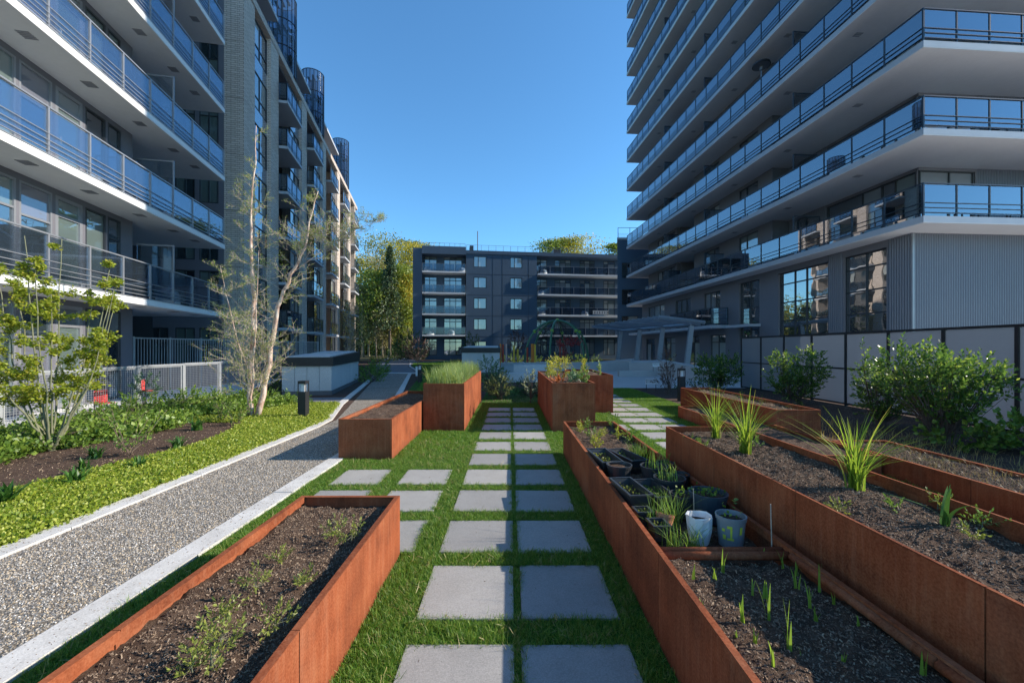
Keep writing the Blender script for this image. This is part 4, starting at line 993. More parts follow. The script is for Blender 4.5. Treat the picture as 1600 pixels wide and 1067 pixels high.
shrub('ivy like ground shrub of broad leaves under the big laurel at the right edge', (8.6, 6.7, 0), [(0, 0, .25, .8, .6, .28), (.9, .1, .3, .6, .6, .3), (-.9, .2, .2, .6, .5, .22)], 2600, .09, L_GREEN, stems=3, width=.8)
shrub('low dark ground shrub behind the thin bronze shrub', (7.2, 15.6, 0), [(0, 0, .2, .9, .5, .22)], 1200, .07, L_DARK, stems=3)
shrub('bluish leafy shrub just right of the grass filled box', (-.75, 14.6, 0), [(0, 0, .85, .42, .4, .5), (.25, 0, .55, .4, .4, .4)], 1700, .08, L_KALE, stems=5)
shrub('variegated bush with yellowish leaves in front of the bluish shrub', (-.3, 13.5, 0), [(.0, 0, .45, .42, .35, .42), (-.3, .1, .4, .3, .3, .3)], 1900, .055, leafmat('variegated_leaf', (.06, .1, .03), (.3, .32, .12), .3), stems=4)
shrub('dark shaded bush at the end of the stepping stones', (.75, 14.2, 0), [(.0, 0, .35, .7, .4, .36), (-.5, .2, .3, .35, .3, .3)], 2200, .05, L_DARK, stems=4)
shrub('silvery flowering bush left of the flowering kale box', (.62, 12.6, 0), [(0, 0, .85, .22, .22, .2), (.05, 0, .5, .25, .25, .3)], 600, .05, leafmat('silver_leaf', (.2, .25, .14), (.42, .46, .3), .3), stems=3)
# left bed
shrub('small grey green shrub in front of the mesh fence', (-9.0, 10.1, 0), [(0, 0, .75, .28, .25, .3)], 420, .07, L_KALE, stems=3)
shrub('row of green shrubs thick with leaf along the foot of the mesh fence', (-8.5, 9.4, 0), [(-.3, -1.2, .25, .45, .6, .3), (-.05, 0, .27, .5, .7, .32), (.15, 1.2, .28, .5, .6, .3), (.4, 2.2, .25, .6, .5, .28)], 3800, .075, L_GREEN, stems=6)
shrub('green shrub mass at the foot of the young maple', (-8.1, 6.3, 0), [(0, 0, .25, .6, .8, .3), (.6, .9, .2, .4, .5, .25)], 1800, .07, L_GREEN, stems=4)
shrub('pale sunlit shrub by the cross path under the birch', (-7.4, 11.9, 0), [(0, 0, .2, .8, .4, .26), (1.0, .2, .15, .5, .3, .2)], 1400, .07, L_GREEN, stems=4)
shrub('dark evergreen hedge clump behind the birch beside the kiosk', (-8.9, 14.6, 0), [(0, 0, .4, .7, .5, .42), (.8, .2, .3, .5, .4, .3)], 1600, .08, L_DARK, stems=4)
shrub('leafy shade plants between the kiosk and the path kerb', (-6.75, 20.2, 0), [(0, 0, .25, .5, 1.2, .28), (-.9, 2.6, .35, .6, 1.4, .4), (-1.4, 5.2, .4, .6, 1.4, .45)], 2600, .1, L_GREEN, stems=5)
SHRUBSTEM = plain('shrub_stem', (.14, .1, .07), (.24, .18, .13), 9, .85)
def leggy(label, loc, h, n, seed, leafm=L_GREEN):
    st = []; q = random.Random(seed)
    for k in range(n):
        az = q.uniform(0, 6.28); s = q.uniform(.3, .8) * h
        st.append(([(0, 0, 0), (.45 * s * math.cos(az), .45 * s * math.sin(az), h * .4), (s * math.cos(az), s * math.sin(az), h * q.uniform(.7, 1))], .005, .002))
    return branch_tree(loc, st, SHRUBSTEM, leafm, 3, 2, (.055, 2), 1, 0, seed, label, 'shrub', 'leggy_shrub', 'stem', False, .22)
leggy('leggy twiggy shrub with few leaves nearest the camera in the mulch bed', (-5.95, 6.4, 0), .75, 9, 21)
leggy('leggy twiggy shrub in the mulch just before the birch trunk', (-6.0, 9.0, 0), .55, 8, 22)
leggy('leggy sparse shrub in the mulch between the maple and the birch', (-6.6, 9.4, 0), .5, 7, 23)
leggy('leggy tall shrub by the fence kerb behind the mulch bed', (-7.5, 7.9, 0), .85, 8, 24)

# lime groundcover strip and mulch litter in the left bed
def cover_mesh(n, r, s, m):
    p = rng.normal(0, r, (n, 2)); C = np.stack([p[:, 0], p[:, 1], rng.uniform(0.005, .05, n)], 1); V, F = leaves(C, rdir(n, .8), s * rng.uniform(.6, 1.2, n), .75); return mesh_np('cover_sprig', V, F, m)
cp = []
while len(cp) < 21000:
    y = rng.uniform(2.6, 12.4) if rng.uniform() < .75 else rng.uniform(2.6, 6.5); wv = -5.6 + .28 * math.sin(y * 1.1) - .05 * (y - 6)
    if y > 9.3: wv = -7.6
    x = rng.uniform(wv, -4.28 - max(0, (y - 9.6) * .32)); cp.append((x, y, .0))
scatter('lime_groundcover', cp, zrot(len(cp), .3), rng.uniform(.7, 1.3, len(cp)), [cover_mesh(26, .035, .028, L_LIME) for _ in range(4)], 'low bright lime groundcover strip along the kerb of the gravel path', 'groundcover')
gc = []
while len(gc) < 5200:
    y = rng.uniform(4.0, 12.6); x = rng.uniform(-9.4, -7.3 + .25 * math.sin(y * 1.7) + (.5 if y > 10 else 0)); gc.append((x, y, rng.uniform(0, .1)))
scatter('green_groundcover', gc, zrot(len(gc), .5), rng.uniform(1.6, 3.4, len(gc)), [cover_mesh(16, .04, .03, L_GREEN) for _ in range(4)], 'leafy mid green planting between the mulch and the mesh fence', 'groundcover')
mu = np.stack([rng.uniform(-8.6, -5.2, 9000), rng.uniform(3.5, 11.5, 9000), np.full(9000, .006)], 1)
scatter('bark_litter', mu, zrot(len(mu), .4), rng.uniform(.5, 1.5, len(mu)), chips, 'dark bark mulch strewn in the bed left of the path', 'mulch')
dm = np.concatenate([np.stack([rng.uniform(5.8, 9.8, 6000), rng.uniform(2, 16, 6000), np.full(6000, .006)], 1), np.stack([rng.uniform(2.7, 4.9, 5000), rng.uniform(1.2, 5.0, 5000), np.full(5000, .006)], 1), np.stack([rng.uniform(-.8, .9, 2500), rng.uniform(12.3, 15, 2500), np.full(2500, .006)], 1)])
scatter('bark_litter', dm, zrot(len(dm), .4), rng.uniform(.5, 1.6, len(dm)), chips, 'dry bark mulch under the laurels by the screen', 'mulch')
# fleshy perennials in the mulch
def perennial(loc, s, lab, m=L_DARK):
    n = 34; V, F = blades((0, 0, 0), n, .26 * s, 1.0, .045 * s, 1.1, 4, .3, .03, .7)
    o = link('perennial', mesh_np('perennial', V, F, m), None, loc); tag(o, lab, 'plant', 'broad leaved perennials in the mulch bed')
L_DEEP = leafmat('fleshy_green_leaf', (.03, .1, .015), (.08, .19, .03), .35)
for i, (u, v, lab) in enumerate([(150, 716, 'broad leaved green plant right of the maple foot'), (118, 760, 'larger broad leaved green plant in the mulch below the maple'), (12, 790, 'broad leaved green plant at the left picture edge'), (278, 700, 'small broad leaved plant in the middle of the mulch'), (215, 735, 'broad leaved plant at the rim of the lime groundcover'), (308, 672, 'small upright plant left of the birch foot'), (130, 740, 'broad leaved plant just behind the larger one in the mulch')]):
    perennial(gp(u, v), random.uniform(.8, 1.25), lab, L_DEEP)

# planted grasses
def clump(label, loc, n, h, m, w=.012, lean=.7, r0=.03, name='grass_clump', droop=.7, cat='grass clump', group=None):
    V, F = blades((0, 0, 0), n, h, 1.0, w, lean, 6, .5, r0, droop); o = link(name, mesh_np(name, V, F, m), None, loc); return tag(o, label, cat, group)
clump('tall ragged grass clump at the far left corner of the big bed', gp(1118, 684, .75), 75, .56, L_BLADE, .010, 1.0, .018)
clump('tall ragged grass clump a step nearer in the big bed, second of the pair', gp(1165, 708, .75), 85, .56, L_BLADE, .010, 1.05, .018)
clump('wide fresh grass clump standing alone in the middle of the big bed', gp(1335, 765, .75), 80, .53, L_BLADE, .012, 1.1, .018)
V, F = blades((0, 0, 0), 6, .27, 1.2, .026, 1.1, 7, .3, .006, .7); tag(link('leek_plant', mesh_np('leek_plant', V, F, L_DEEP), None, gp(1478, 822, .75)), 'young leek with a few broad leaves near the right edge of the big bed', 'plant')
# oats / rye filling the tall box
bp = np.stack([rng.uniform(-1.72, -.97, 3600), rng.uniform(8.37, 12.9, 3600), np.full(3600, .92)], 1)
V, F = blades(bp, 3600, .42, 1.0, .0105, 1.0, 6, .65, .0, .85); tag(link('box_grass', mesh_np('box_grass', V, F, L_OAT)), 'dense feathery grass spilling from the tall steel box', 'grass', kind='stuff')
# dry weeds in the low right beds
bp = np.stack([rng.uniform(5.0, 5.74, 1500), rng.uniform(1.2, 6.2, 1500), np.full(1500, .23)], 1)
V, F = blades(bp, 1500, .09, 1.2, .004, 1.0, 3, .5, .0, .6); tag(link('dry_weeds', mesh_np('dry_weeds', V, F, L_DRY)), 'dried weeds matted in the low right bed', 'weeds', kind='stuff')
bp = np.stack([rng.uniform(5.85, 7.4, 1800), rng.uniform(4.5, 12.5, 1800), np.full(1800, .0)], 1)
V, F = blades(bp, 1800, .2, 1.3, .006, 1.1, 4, .5, .0, .7); tag(link('dry_weeds', mesh_np('dry_weeds', V, F, leafmat('tan_weed', (.3, .22, .08), (.5, .42, .16), .45))), 'tan and yellow grasses along the back of the right beds', 'weeds', kind='stuff')
bp = np.stack([rng.uniform(4.99, 5.73, 500), rng.uniform(7.7, 11.7, 500), np.full(500, .49)], 1)
V, F = blades(bp, 500, .07, 1.0, .004, .9, 3, .5, .0, .6); tag(link('dry_weeds', mesh_np('dry_weeds', V, F, L_DRY)), 'sparse straw coloured weeds in the steel box by the bollard', 'weeds', kind='stuff')

# garlic shoots in the near part of the potted bed
SH = leafmat('garlic_shoot', (.14, .26, .03), (.28, .42, .06), .5)
for (u, v, hh) in [(1082, 905, .08), (1118, 905, .1), (1130, 895, .12), (1190, 872, .05), (1195, 935, .08), (1222, 888, .08), (1175, 930, .06), (1245, 920, .12), (1278, 925, .14), (1265, 950, .1), (1160, 972, .1), (1200, 970, .13), (1232, 1015, .18), (1210, 1045, .1), (1275, 970, .07), (1312, 945, .07), (1342, 978, .07), (1180, 1005, .05), (1255, 1030, .04), (1318, 1040, .05), (1100, 960, .06), (1445, 1055, .08), (1305, 900, .06), (1150, 1000, .05)]:
    p = gp(u, v, .455)
    if p.x > 1.58: p.x = 1.56
    clump('thin green garlic shoot in the front end of the potted bed', p, random.randint(2, 4), hh * 1.15, SH, .012, .35, .004, 'garlic_shoot', .3, 'seedling', 'garlic shoots in the front bed')
# weeds and herbs in the near left bed
L_WEED = leafmat('weed_leaf', (.14, .18, .03), (.3, .33, .07), .35)
for (u, v, s, lab) in [(523, 835, .1, 'yellow green weed clump left of the far corner in the left bed'), (550, 845, .12, 'bushy pale weed against the right plate of the left bed'), (437, 878, .06, 'small flat yellow green weed in the middle of the left bed'), (400, 925, .09, 'spindly herb in the middle of the left bed'), (350, 968, .06, 'low yellow weed left of centre in the near soil'), (345, 1010, .1, 'pale rosette weed nearest the camera'), (330, 1040, .12, 'sprawling pale weed at the bottom of the picture'), (430, 985, .09, 'thin branched herb by the right plate of the left bed'), (475, 915, .05, 'tiny yellow weed right of centre in the left bed'), (300, 1050, .06, 'small yellow weed at the lower left of the near soil')]:
    p = gp(u, v, .42)
    shrub(lab, p, [(0, 0, s * .5, s * .8, s * .8, s * .6)], int(90 + 900 * s), .022, L_WEED, 'weed', 'weed', 2, .4, GREENSTEM)
for (u, v, s_, z_, lab) in [(1082, 692, .07, .75, 'small seedling near the far left corner of the big bed'), (1100, 700, .05, .75, 'tiny seedling before the left grass clump'), (1185, 700, .07, .75, 'round leafy weed between the two grass clumps and the rim'), (1310, 800, .05, .75, 'dry little weed in the middle of the big bed'), (1465, 795, .07, .75, 'sparse dry weed left of the leek'), (1535, 825, .08, .75, 'thin herb right of the leek'), (1400, 800, .05, .75, 'tiny weed behind the leek'), (1520, 845, .05, .75, 'low yellowish weed before the leek')]:
    shrub(lab, gp(u, v, z_), [(0, 0, s_ * .5, s_ * .7, s_ * .7, s_ * .6)], int(80 + 700 * s_), .02, L_WEED if 'dry' in lab or 'yellow' in lab else L_GREEN, 'weed', 'weed', 2, .4, GREENSTEM)
# weeds in the far part of the potted bed
for (u, v, s, lab) in [(915, 668, .08, 'small herb in the far left corner of the potted bed'), (925, 690, .1, 'tall wispy weed by the left plate of the potted bed'), (940, 683, .06, 'lettuce like seedling in the far soil of the potted bed'), (965, 682, .06, 'second pale seedling right of the lettuce like one'), (982, 690, .09, 'leafy weed by the right plate of the far soil'), (953, 664, .12, 'upright leafy herb at the far end plate of the potted bed'), (932, 700, .07, 'pale seedling just before the dark trays'), (905, 675, .07, 'reddish stemmed weed in the far left soil')]:
    p = gp(u, v, .46); p.x = min(max(p.x, .93), 1.6); p.y = min(max(p.y, 4.6), 6.4)
    shrub(lab, p, [(0, 0, s * .7, s * .7, s * .7, s * .8)], 160, .03, L_YEL if s < .08 else L_GREEN, 'weed', 'weed', 2, .5, GREENSTEM)
clump('wispy dry grass stalks rising by the left plate of the potted bed', gp(928, 694, .46), 10, .3, L_DRY, .006, .5, .02, 'grass_stalks')
# kale box and box behind
def kale(loc, h, lab, m, flower=None, n=140, s=.05, r=.1):
    o = shrub(lab, loc, [(0, 0, h * .35, r, r, h * .38), (0, 0, h * .75, r * .7, r * .7, h * .3)], n, s, m, 'vegetable_plant', 'plant', 3, .6, GREENSTEM)
    if flower:
        C = np.stack([rng.normal(0, r * .6, 160), rng.normal(0, r * .6, 160), rng.uniform(h * .45, h * 1.05, 160)], 1); V, F = leaves(C, rdir(160, .5), .03, .9); link('flowers', mesh_np('flowers', V, F, flower), o)
zt = .96
kale((.98, 9.6, zt), .42, 'tall bolting kale in yellow flower at the left plate of the kale box', L_YEL, L_FLOW, 140, .05, .1)
kale((1.18, 10.6, zt), .5, 'tallest yellow flowering kale in the middle of the kale box', L_YEL, L_FLOW, 200, .05, .16)
kale((1.38, 10.4, zt), .46, 'yellow flowering kale right of the tallest one', L_YEL, L_FLOW, 160, .05, .12)
kale((1.05, 10.9, zt), .35, 'pale flowering kale behind at the left of the box', L_OAT, None, 140, .05, .12)
kale((1.52, 9.1, zt), .17, 'bluish cabbage in the front of the kale box', L_KALE, None, 120, .06, .1)
kale((1.33, 8.8, zt), .13, 'pale green cabbage at the front plate of the kale box', L_KALE, None, 110, .06, .11)
kale((1.6, 8.75, zt), .22, 'upright lettuce at the right front corner of the kale box', L_GREEN, None, 120, .05, .08)
kale((1.08, 8.75, zt), .09, 'orange red leaved chard at the front left of the kale box', L_ORANGE, None, 120, .05, .13)
kale((1.62, 9.7, zt), .2, 'leafy green lettuce at the right side of the kale box', L_GREEN, None, 120, .05, .1)
kale((2.0, 11.1, zt), .3, 'yellow green bolting lettuce in the back right box', L_YEL, None, 120, .05, .08)
kale((2.42, 11.1, zt), .26, 'pale green lettuce at the right of the back right box', L_OAT, None, 130, .05, .11)
kale((2.15, 11.9, zt), .42, 'tall thin flowering stalk plant in the back right box', L_GREEN, L_FLOW, 60, .05, .05)

# ------------------------------------------------------------------ plant pots
POTD = plain('dark_plastic_pot', (.03, .032, .035), (.045, .048, .052), 5, .4); POTG = plain('grey_plastic_pot', (.2, .22, .24), (.25, .27, .29), 5, .45)
POTB = plain('blue_black_pot', (.035, .055, .075), (.05, .07, .09), 5, .35); TERR = plain('terracotta', (.4, .15, .07), (.48, .2, .1), 9, .8)
YPAINT = plain('yellow_paint_mark', (.5, .55, .05), (.6, .62, .08), 9, .6)
def pot(label, x, y, r, h, mat, z=.385, plant=None, ph=.12, n=14, soil=True, group=None, rz=0):
    t = thing('plant_pot', label, 'plant pot', (x, y, z), rz, group)
    MB().lathe([(.001, .002), (r * .78, .002), (r * .95, h * .86), (r, h * .86), (r * 1.03, h), (r * .94, h), (r * .9, h * .82), (r * .75, .02)], 0, 0, 24).build('pot_body', mat, t, smooth=False)
    if soil:
        m = MB().disc(r * .9, h * .84, 0, 0, 16); m.build('potting_soil', SOIL, t)
    if plant:
        V, F = blades((0, 0, h * .84), n, ph, 1.0, .007, .7, 4, .4, r * .35, .6) if plant != 'leaf' else leaves(np.stack([rng.normal(0, r * .4, n), rng.normal(0, r * .4, n), h * .84 + rng.uniform(.01, ph, n)], 1), rdir(n, .6), .03, .7)
        tag(link('pot_plant', mesh_np('pot_plant', V, F, leafmat('chive_blade', (.12, .24, .04), (.26, .4, .08), .5) if plant != 'leaf' else L_GREEN), None, (x, y, z)), 'green growth in the ' + label, 'plant')
    return t
def tray(label, cx, cy, w, d, h, rz, z=.385, n=90, mat=POTD, pl=L_WEED):
    t = thing('planter_tray', label, 'plant tray', (cx, cy, z), rz); e = .012
    m = MB(); m.box(-w/2, w/2, -d/2, -d/2 + .006, 0, h); m.box(-w/2, w/2, d/2 - .006, d/2, 0, h); m.box(-w/2, -w/2 + .006, -d/2 + .006, d/2 - .006, 0, h); m.box(w/2 - .006, w/2, -d/2 + .006, d/2 - .006, 0, h)
    m.v = [(x * (.86 + .14 * zz / h), y * (.86 + .14 * zz / h), zz) for x, y, zz in m.v]; m.build('tray_body', mat, t)
    r = MB(); r.box(-w/2 - e, w/2 + e, -d/2 - e, -d/2 + .004, h, h + .012); r.box(-w/2 - e, w/2 + e, d/2 - .004, d/2 + e, h, h + .012); r.box(-w/2 - e, -w/2 + .004, -d/2 + .004, d/2 - .004, h, h + .012); r.box(w/2 - .004, w/2 + e, -d/2 + .004, d/2 - .004, h, h + .012); r.build('rim', mat, t)
    MB().box(-w/2 * .93, w/2 * .93, -d/2 * .93, d/2 * .93, h * .3, h * .62).build('potting_soil', SOIL, t)
    C = np.stack([rng.uniform(-w * .4, w * .4, n), rng.uniform(-d * .42, d * .42, n), h * .62 + rng.uniform(0, .03, n)], 1); V, F = leaves(C, rdir(n, .8), .022, .6)
    tag(link('tray_seedlings', mesh_np('tray_seedlings', V, F, pl), None, (cx, cy, z), (0, 0, rz)), 'seedlings in the ' + label, 'plant')
g1 = pot('grey plastic pot with yellow painted marks, front right of the pots', 1.455, 2.70, .092, .20, POTG, .395, 'leaf', .12, 16)
ym = MB()
for (a, zz, w_, h_) in ((4.25, .07, .012, .075), (4.15, .135, .03, .018), (4.2, .06, .04, .014), (4.95, .10, .018, .05), (3.75, .06, .02, .03), (3.7, .11, .02, .02)):
    rr = .092 * (.78 + .17 * (zz + h_ / 2) / .172) + .003; c_, s_ = math.cos(a), math.sin(a); tx_, ty_ = -s_, c_
    i = len(ym.v); rb = .092 * (.78 + .17 * zz / .172) + .003; rt = .092 * (.78 + .17 * (zz + h_) / .172) + .003
    ym.v += [(rb * c_ - tx_ * w_ / 2, rb * s_ - ty_ * w_ / 2, zz), (rb * c_ + tx_ * w_ / 2, rb * s_ + ty_ * w_ / 2, zz), (rt * c_ + tx_ * w_ / 2, rt * s_ + ty_ * w_ / 2, zz + h_), (rt * c_ - tx_ * w_ / 2, rt * s_ - ty_ * w_ / 2, zz + h_)]; ym.f.append((i, i+1, i+2, i+3))
ym.build('paint_mark', YPAINT, g1)
wp = thing('grow_bag', 'crumpled white plastic grow bag of soil left of the grey pot', 'grow bag', (1.265, 2.74, .395))
wb = MB().lathe([(.001, .0), (.062, .0), (.075, .08), (.08, .165), (.083, .18), (.078, .176), (.07, .14)], 0, 0, 11); wb.v = [(x * random.uniform(.93, 1.06), y * random.uniform(.93, 1.06), z * random.uniform(.98, 1.05)) for x, y, z in wb.v]; wb.build('bag', WHITE, wp); MB().disc(.072, .14, 0, 0, 11).build('potting_soil', SOIL, wp)
pot('largest blue black pot with yellow writing behind the grey pot', 1.50, 3.1, .135, .21, POTB, .395, 'leaf', .05, 60)
pot('round black pot of onions left behind the largest pot', 1.37, 3.52, .13, .19, POTD, .395, 'blade', .18, 34)
pot('small round black pot between the trays and the largest pot', 1.335, 3.17, .098, .17, POTD, .395, 'leaf', .08, 22)
pot('round black pot in the second row behind the onions', 1.37, 3.9, .125, .18, POTD, .395, 'blade', .2, 22)
pot('low black tub in shade against the big bed wall', 1.56, 3.78, .09, .14, POTD, .395)
pot('low black tub further back against the big bed wall', 1.57, 4.15, .085, .14, POTD, .395, 'blade', .14, 14)
pot('broad black tub of dark soil behind the left trays', 1.06, 3.98, .12, .17, POTD, .395)
pot('tipped terracotta pot among the chives', 1.07, 2.86, .062, .12, TERR, .41, None, soil=False).rotation_euler = (R(-14), R(12), 0)
pot('tiny grey nursery pot between the white bag and the grey pot', 1.37, 2.9, .05, .12, POTG, .395)
tray('long black tray of seedlings at the left plate, nearest tray', .98, 3.34, .17, .42, .15, .12, .41)
tray('long black tray of weeds beside the nearest tray', 1.18, 3.36, .16, .42, .14, .12, .40, 160, pl=L_GREEN)
tray('longest black tray of lettuce at the back left of the pots', 1.0, 4.35, .2, .55, .14, .1, .41, 120, pl=L_YEL)
tray('narrow black tray at the back right of the pots', 1.27, 4.45, .17, .5, .13, .25, .40, 40, pl=L_GREEN)
tray('small square black seed tray front left of the pots', .965, 2.98, .1, .1, .1, .05, .41, 40)
tray('small square black seed tray close to the divider', 1.0, 2.76, .1, .12, .1, .05, .41, 40)
L_CHIVE = leafmat('chive_blade', (.12, .24, .04), (.26, .4, .08), .5)
for (x, y, h_, lab) in [(1.02, 2.9, .17, 'chives arching over the terracotta pot'), (1.14, 2.92, .2, 'dense chives behind the white bag'), (1.04, 2.6, .13, 'bright chives tuft at the front left by the divider'), (1.17, 2.6, .12, 'bright chives tuft before the white bag'), (1.2, 3.02, .17, 'chives tuft right of the terracotta pot')]:
    clump(lab, (x, y, .42), 46, h_ * 1.35, L_CHIVE, .0055, 1.0, .03, 'chives', .8, 'herb')
clump('thick green grass tuft between the two beds behind the pots', (1.5, 4.75, .42), 120, .2, L_GREEN, .008, .8, .06)
for (x, y, zt_, lab) in [(1.33, 2.95, .68, 'thin upright bamboo cane behind the white bag'), (1.6, 2.5, .74, 'thin leaning twig right of the grey pot')]:
    tag(MB().tube([(0, 0, 0), (-.01, 0, zt_ - .38)], .0035, 5).build('plant_cane', TWIG, None, (x, y, .38)), lab, 'cane')

# ------------------------------------------------------------------ play area
GRN = plain('green_play_pipe', (.05, .15, .09), (.06, .18, .1), 4, .4); LIMEB = plain('lime_ball', (.2, .36, .05), (.24, .42, .07), 4, .4); ROPE = plain('black_rope', (.01, .01, .012))
DM = thing('climbing_dome', 'green arched climbing dome with lime balls and a rope net', 'climbing frame', (4.4, 38.2, 0))
rd, hd = 3.15, 4.25; arcs = []
for q, a0 in enumerate((.25, 1.25, 1.25 + 1.05)):
    pts = [(rd * math.cos(a0) * math.cos(t), rd * math.sin(a0) * math.cos(t), hd * math.sin(t) ** .8 if math.sin(t) > 0 else 0) for t in np.linspace(0, math.pi, 25)]
    MB().tube(pts, .1, 8).build('arch_pipe', GRN, DM, smooth=True); arcs.append(pts)
balls = [(0, 0, hd + .05)] + [arcs[q][k] for q in range(3) for k in (6, 18)]
for p in balls: MB().ball(p, .17, 10, 6).build('joint_ball', LIMEB, DM, smooth=True)
nt = MB(); 
for zz, rr in ((3.4, 1.0), (2.8, 1.4), (2.0, 1.6), (1.2, 1.6)): nt.tube([(rr * math.cos(t), rr * math.sin(t), zz) for t in np.linspace(0, 2 * math.pi, 13)[:-1]], .02, 4, True)
for q in range(12):
    t = 2 * math.pi * q / 12; nt.tube([(.1 * math.cos(t), .1 * math.sin(t), hd), (1.0 * math.cos(t), 1.0 * math.sin(t), 3.4), (1.4 * math.cos(t + .2), 1.4 * math.sin(t + .2), 2.8), (1.6 * math.cos(t), 1.6 * math.sin(t), 2.0), (1.6 * math.cos(t - .2), 1.6 * math.sin(t - .2), 1.2), (.2 * math.cos(t), .2 * math.sin(t), .2)], .02, 4)
nt.build('rope_net', ROPE, DM)
ORP = plain('orange_play_post', (.65, .2, .03), (.72, .24, .04), 3, .5); YLP = plain('yellow_play_post', (.75, .48, .05), (.8, .52, .06), 3, .5); RDP = plain('red_play_post', (.5, .06, .03), (.56, .08, .04), 3, .5); PKP = plain('pale_play_post', (.5, .35, .3), (.55, .4, .35), 3, .5)
for (u, Yq, z1, m_, cn) in [(782, 33, 2.05, ORP, 'orange post at the left edge of the play area'), (786, 33.6, 2.0, RDP, 'red post next to the leftmost orange post'), (791, 33, 2.05, PKP, 'pale pink post left of the yellow ones'), (803, 34, 1.9, YLP, 'first yellow post of the play area'), (809, 35, 1.6, YLP, 'shorter yellow post in the play area'), (824, 34.5, 1.75, RDP, 'red post before the dome'), (831, 33, 2.05, ORP, 'tall orange post of the cluster by the dome'), (833.5, 34, 2.05, ORP, 'second orange post of the cluster by the dome'), (836, 33, 2.0, YLP, 'amber post of the cluster by the dome'), (859, 37, 1.9, ORP, 'orange post seen through the dome'), (875, 40, 2.6, RDP, 'tall red post seen through the dome'), (880, 41, 2.6, RDP, 'second tall red post seen through the dome')]:
    X = (u - 797) / 640 * Yq; tag(MB().tube([(0, 0, 0), (0, 0, z1)], .075, 8).build('play_post', m_, None, (X, Yq, 0)), cn, 'post', 'play posts')
def block(name, label, cat, poly, z0, z1, mat=CONC2):
    c = Vector((sum(p[0] for p in poly) / len(poly), sum(p[1] for p in poly) / len(poly), 0))
    return tag(MB().prism([(p[0] - c.x, p[1] - c.y) for p in poly], z0, z1).build(name, mat, None, c), label, cat)
block('concrete_seat', 'low pale concrete step left of the dome', 'seat wall', [(-.6, 28), (4.6, 28.3), (4.6, 29.0), (-.6, 28.7)], 0, .42, PLAZA)
block('concrete_seat', 'second pale concrete step behind the first, under the play posts', 'seat wall', [(-.7, 30), (10, 31), (10, 31.6), (-.7, 30.6)], 0, .62, PLAZA)
block('concrete_seat', 'grey slab bench in front of the stepped concrete', 'seat wall', [(-.2, 20.3), (1.5, 20.4), (1.5, 20.9), (-.2, 20.8)], 0, .45)
block('concrete_seat', 'raised concrete plinth table near the bushes', 'seat wall', [(.2, 23.0), (2.2, 23.1), (2.2, 24.0), (.2, 23.9)], 0, .75)
block('seat_wall', 'angular concrete wedge at the left of the pergola', 'seat wall', [(6.9, 33), (9.6, 30.8), (9.9, 31.3), (7.2, 33.6)], 0, [.5, .85, .95, .6], PLAZA)
block('seat_wall', 'angular concrete wedge in the middle below the pergola', 'seat wall', [(7.9, 27.2), (9.6, 25.6), (9.9, 26.1), (8.3, 27.8)], 0, [.75, .8, .95, .85], PLAZA)
block('seat_wall', 'long sloping concrete wall below the nearest pergola leg', 'seat wall', [(8.9, 24.3), (10.2, 19.4), (10.45, 19.5), (9.2, 24.6)], 0, [.95, .55, .6, 1.0], PLAZA)
block('ramp_wall', 'low concrete ramp edge at the foot of the pergola', 'seat wall', [(6.4, 24), (8.8, 24.6), (8.8, 24.9), (6.4, 24.4)], 0, .35, PLAZA)
# pergola
PGm = plain('pale_blue_grey_steel', (.22, .26, .31), (.27, .31, .36), 2, .45, .2)
PO = thing('pergola', 'slatted steel pergola on four leaning legs along the tower front', 'pergola', (10.0, 29, 0))
legs = [(10.7, 25.0), (10.0, 27.8), (9.4, 30.8), (8.85, 34.0)]
for (x, y) in legs:
    b0 = Vector((x, y, 0)); tp = Vector((x + .32, y - .1, 3.05)); m = MB(); m.v = []; 
    for w, c in ((.16, b0), (.13, tp)):
        m.v += [(c.x - w, c.y - .1, c.z), (c.x + w, c.y - .1, c.z), (c.x + w, c.y + .1, c.z), (c.x - w, c.y + .1, c.z)]
    m.f = [(0, 3, 2, 1), (4, 5, 6, 7), (0, 1, 5, 4), (1, 2, 6, 5), (2, 3, 7, 6), (3, 0, 4, 7)]; m.build('leg', PGm, PO, world=True)
    MB().tube([(x - 1.95, y - .15, 3.42), (x + .95, y + .1, 3.12)], .07, 4).build('rafter', PGm, PO, world=True)
for q in range(17):
    t = q / 16; o0 = Vector((8.7 - 1.8 * t, 24.0 + 10.6 * t, 3.58)); o1 = Vector((11.6 - 1.8 * t, 24.4 + 10.5 * t, 3.28))
    MB().tube([o0, o1], .05, 4).build('slat', PGm, PO, world=True)
MB().tube([(8.7, 24, 3.5), (11.6, 24.4, 3.22)], .09, 4).tube([(11.0, 24.9, 3.13), (9.15, 34.3, 3.13)], .1, 4).tube([(6.9, 34.6, 3.5), (9.8, 34.9, 3.22)], .09, 4).build('beam', PGm, PO, world=True)
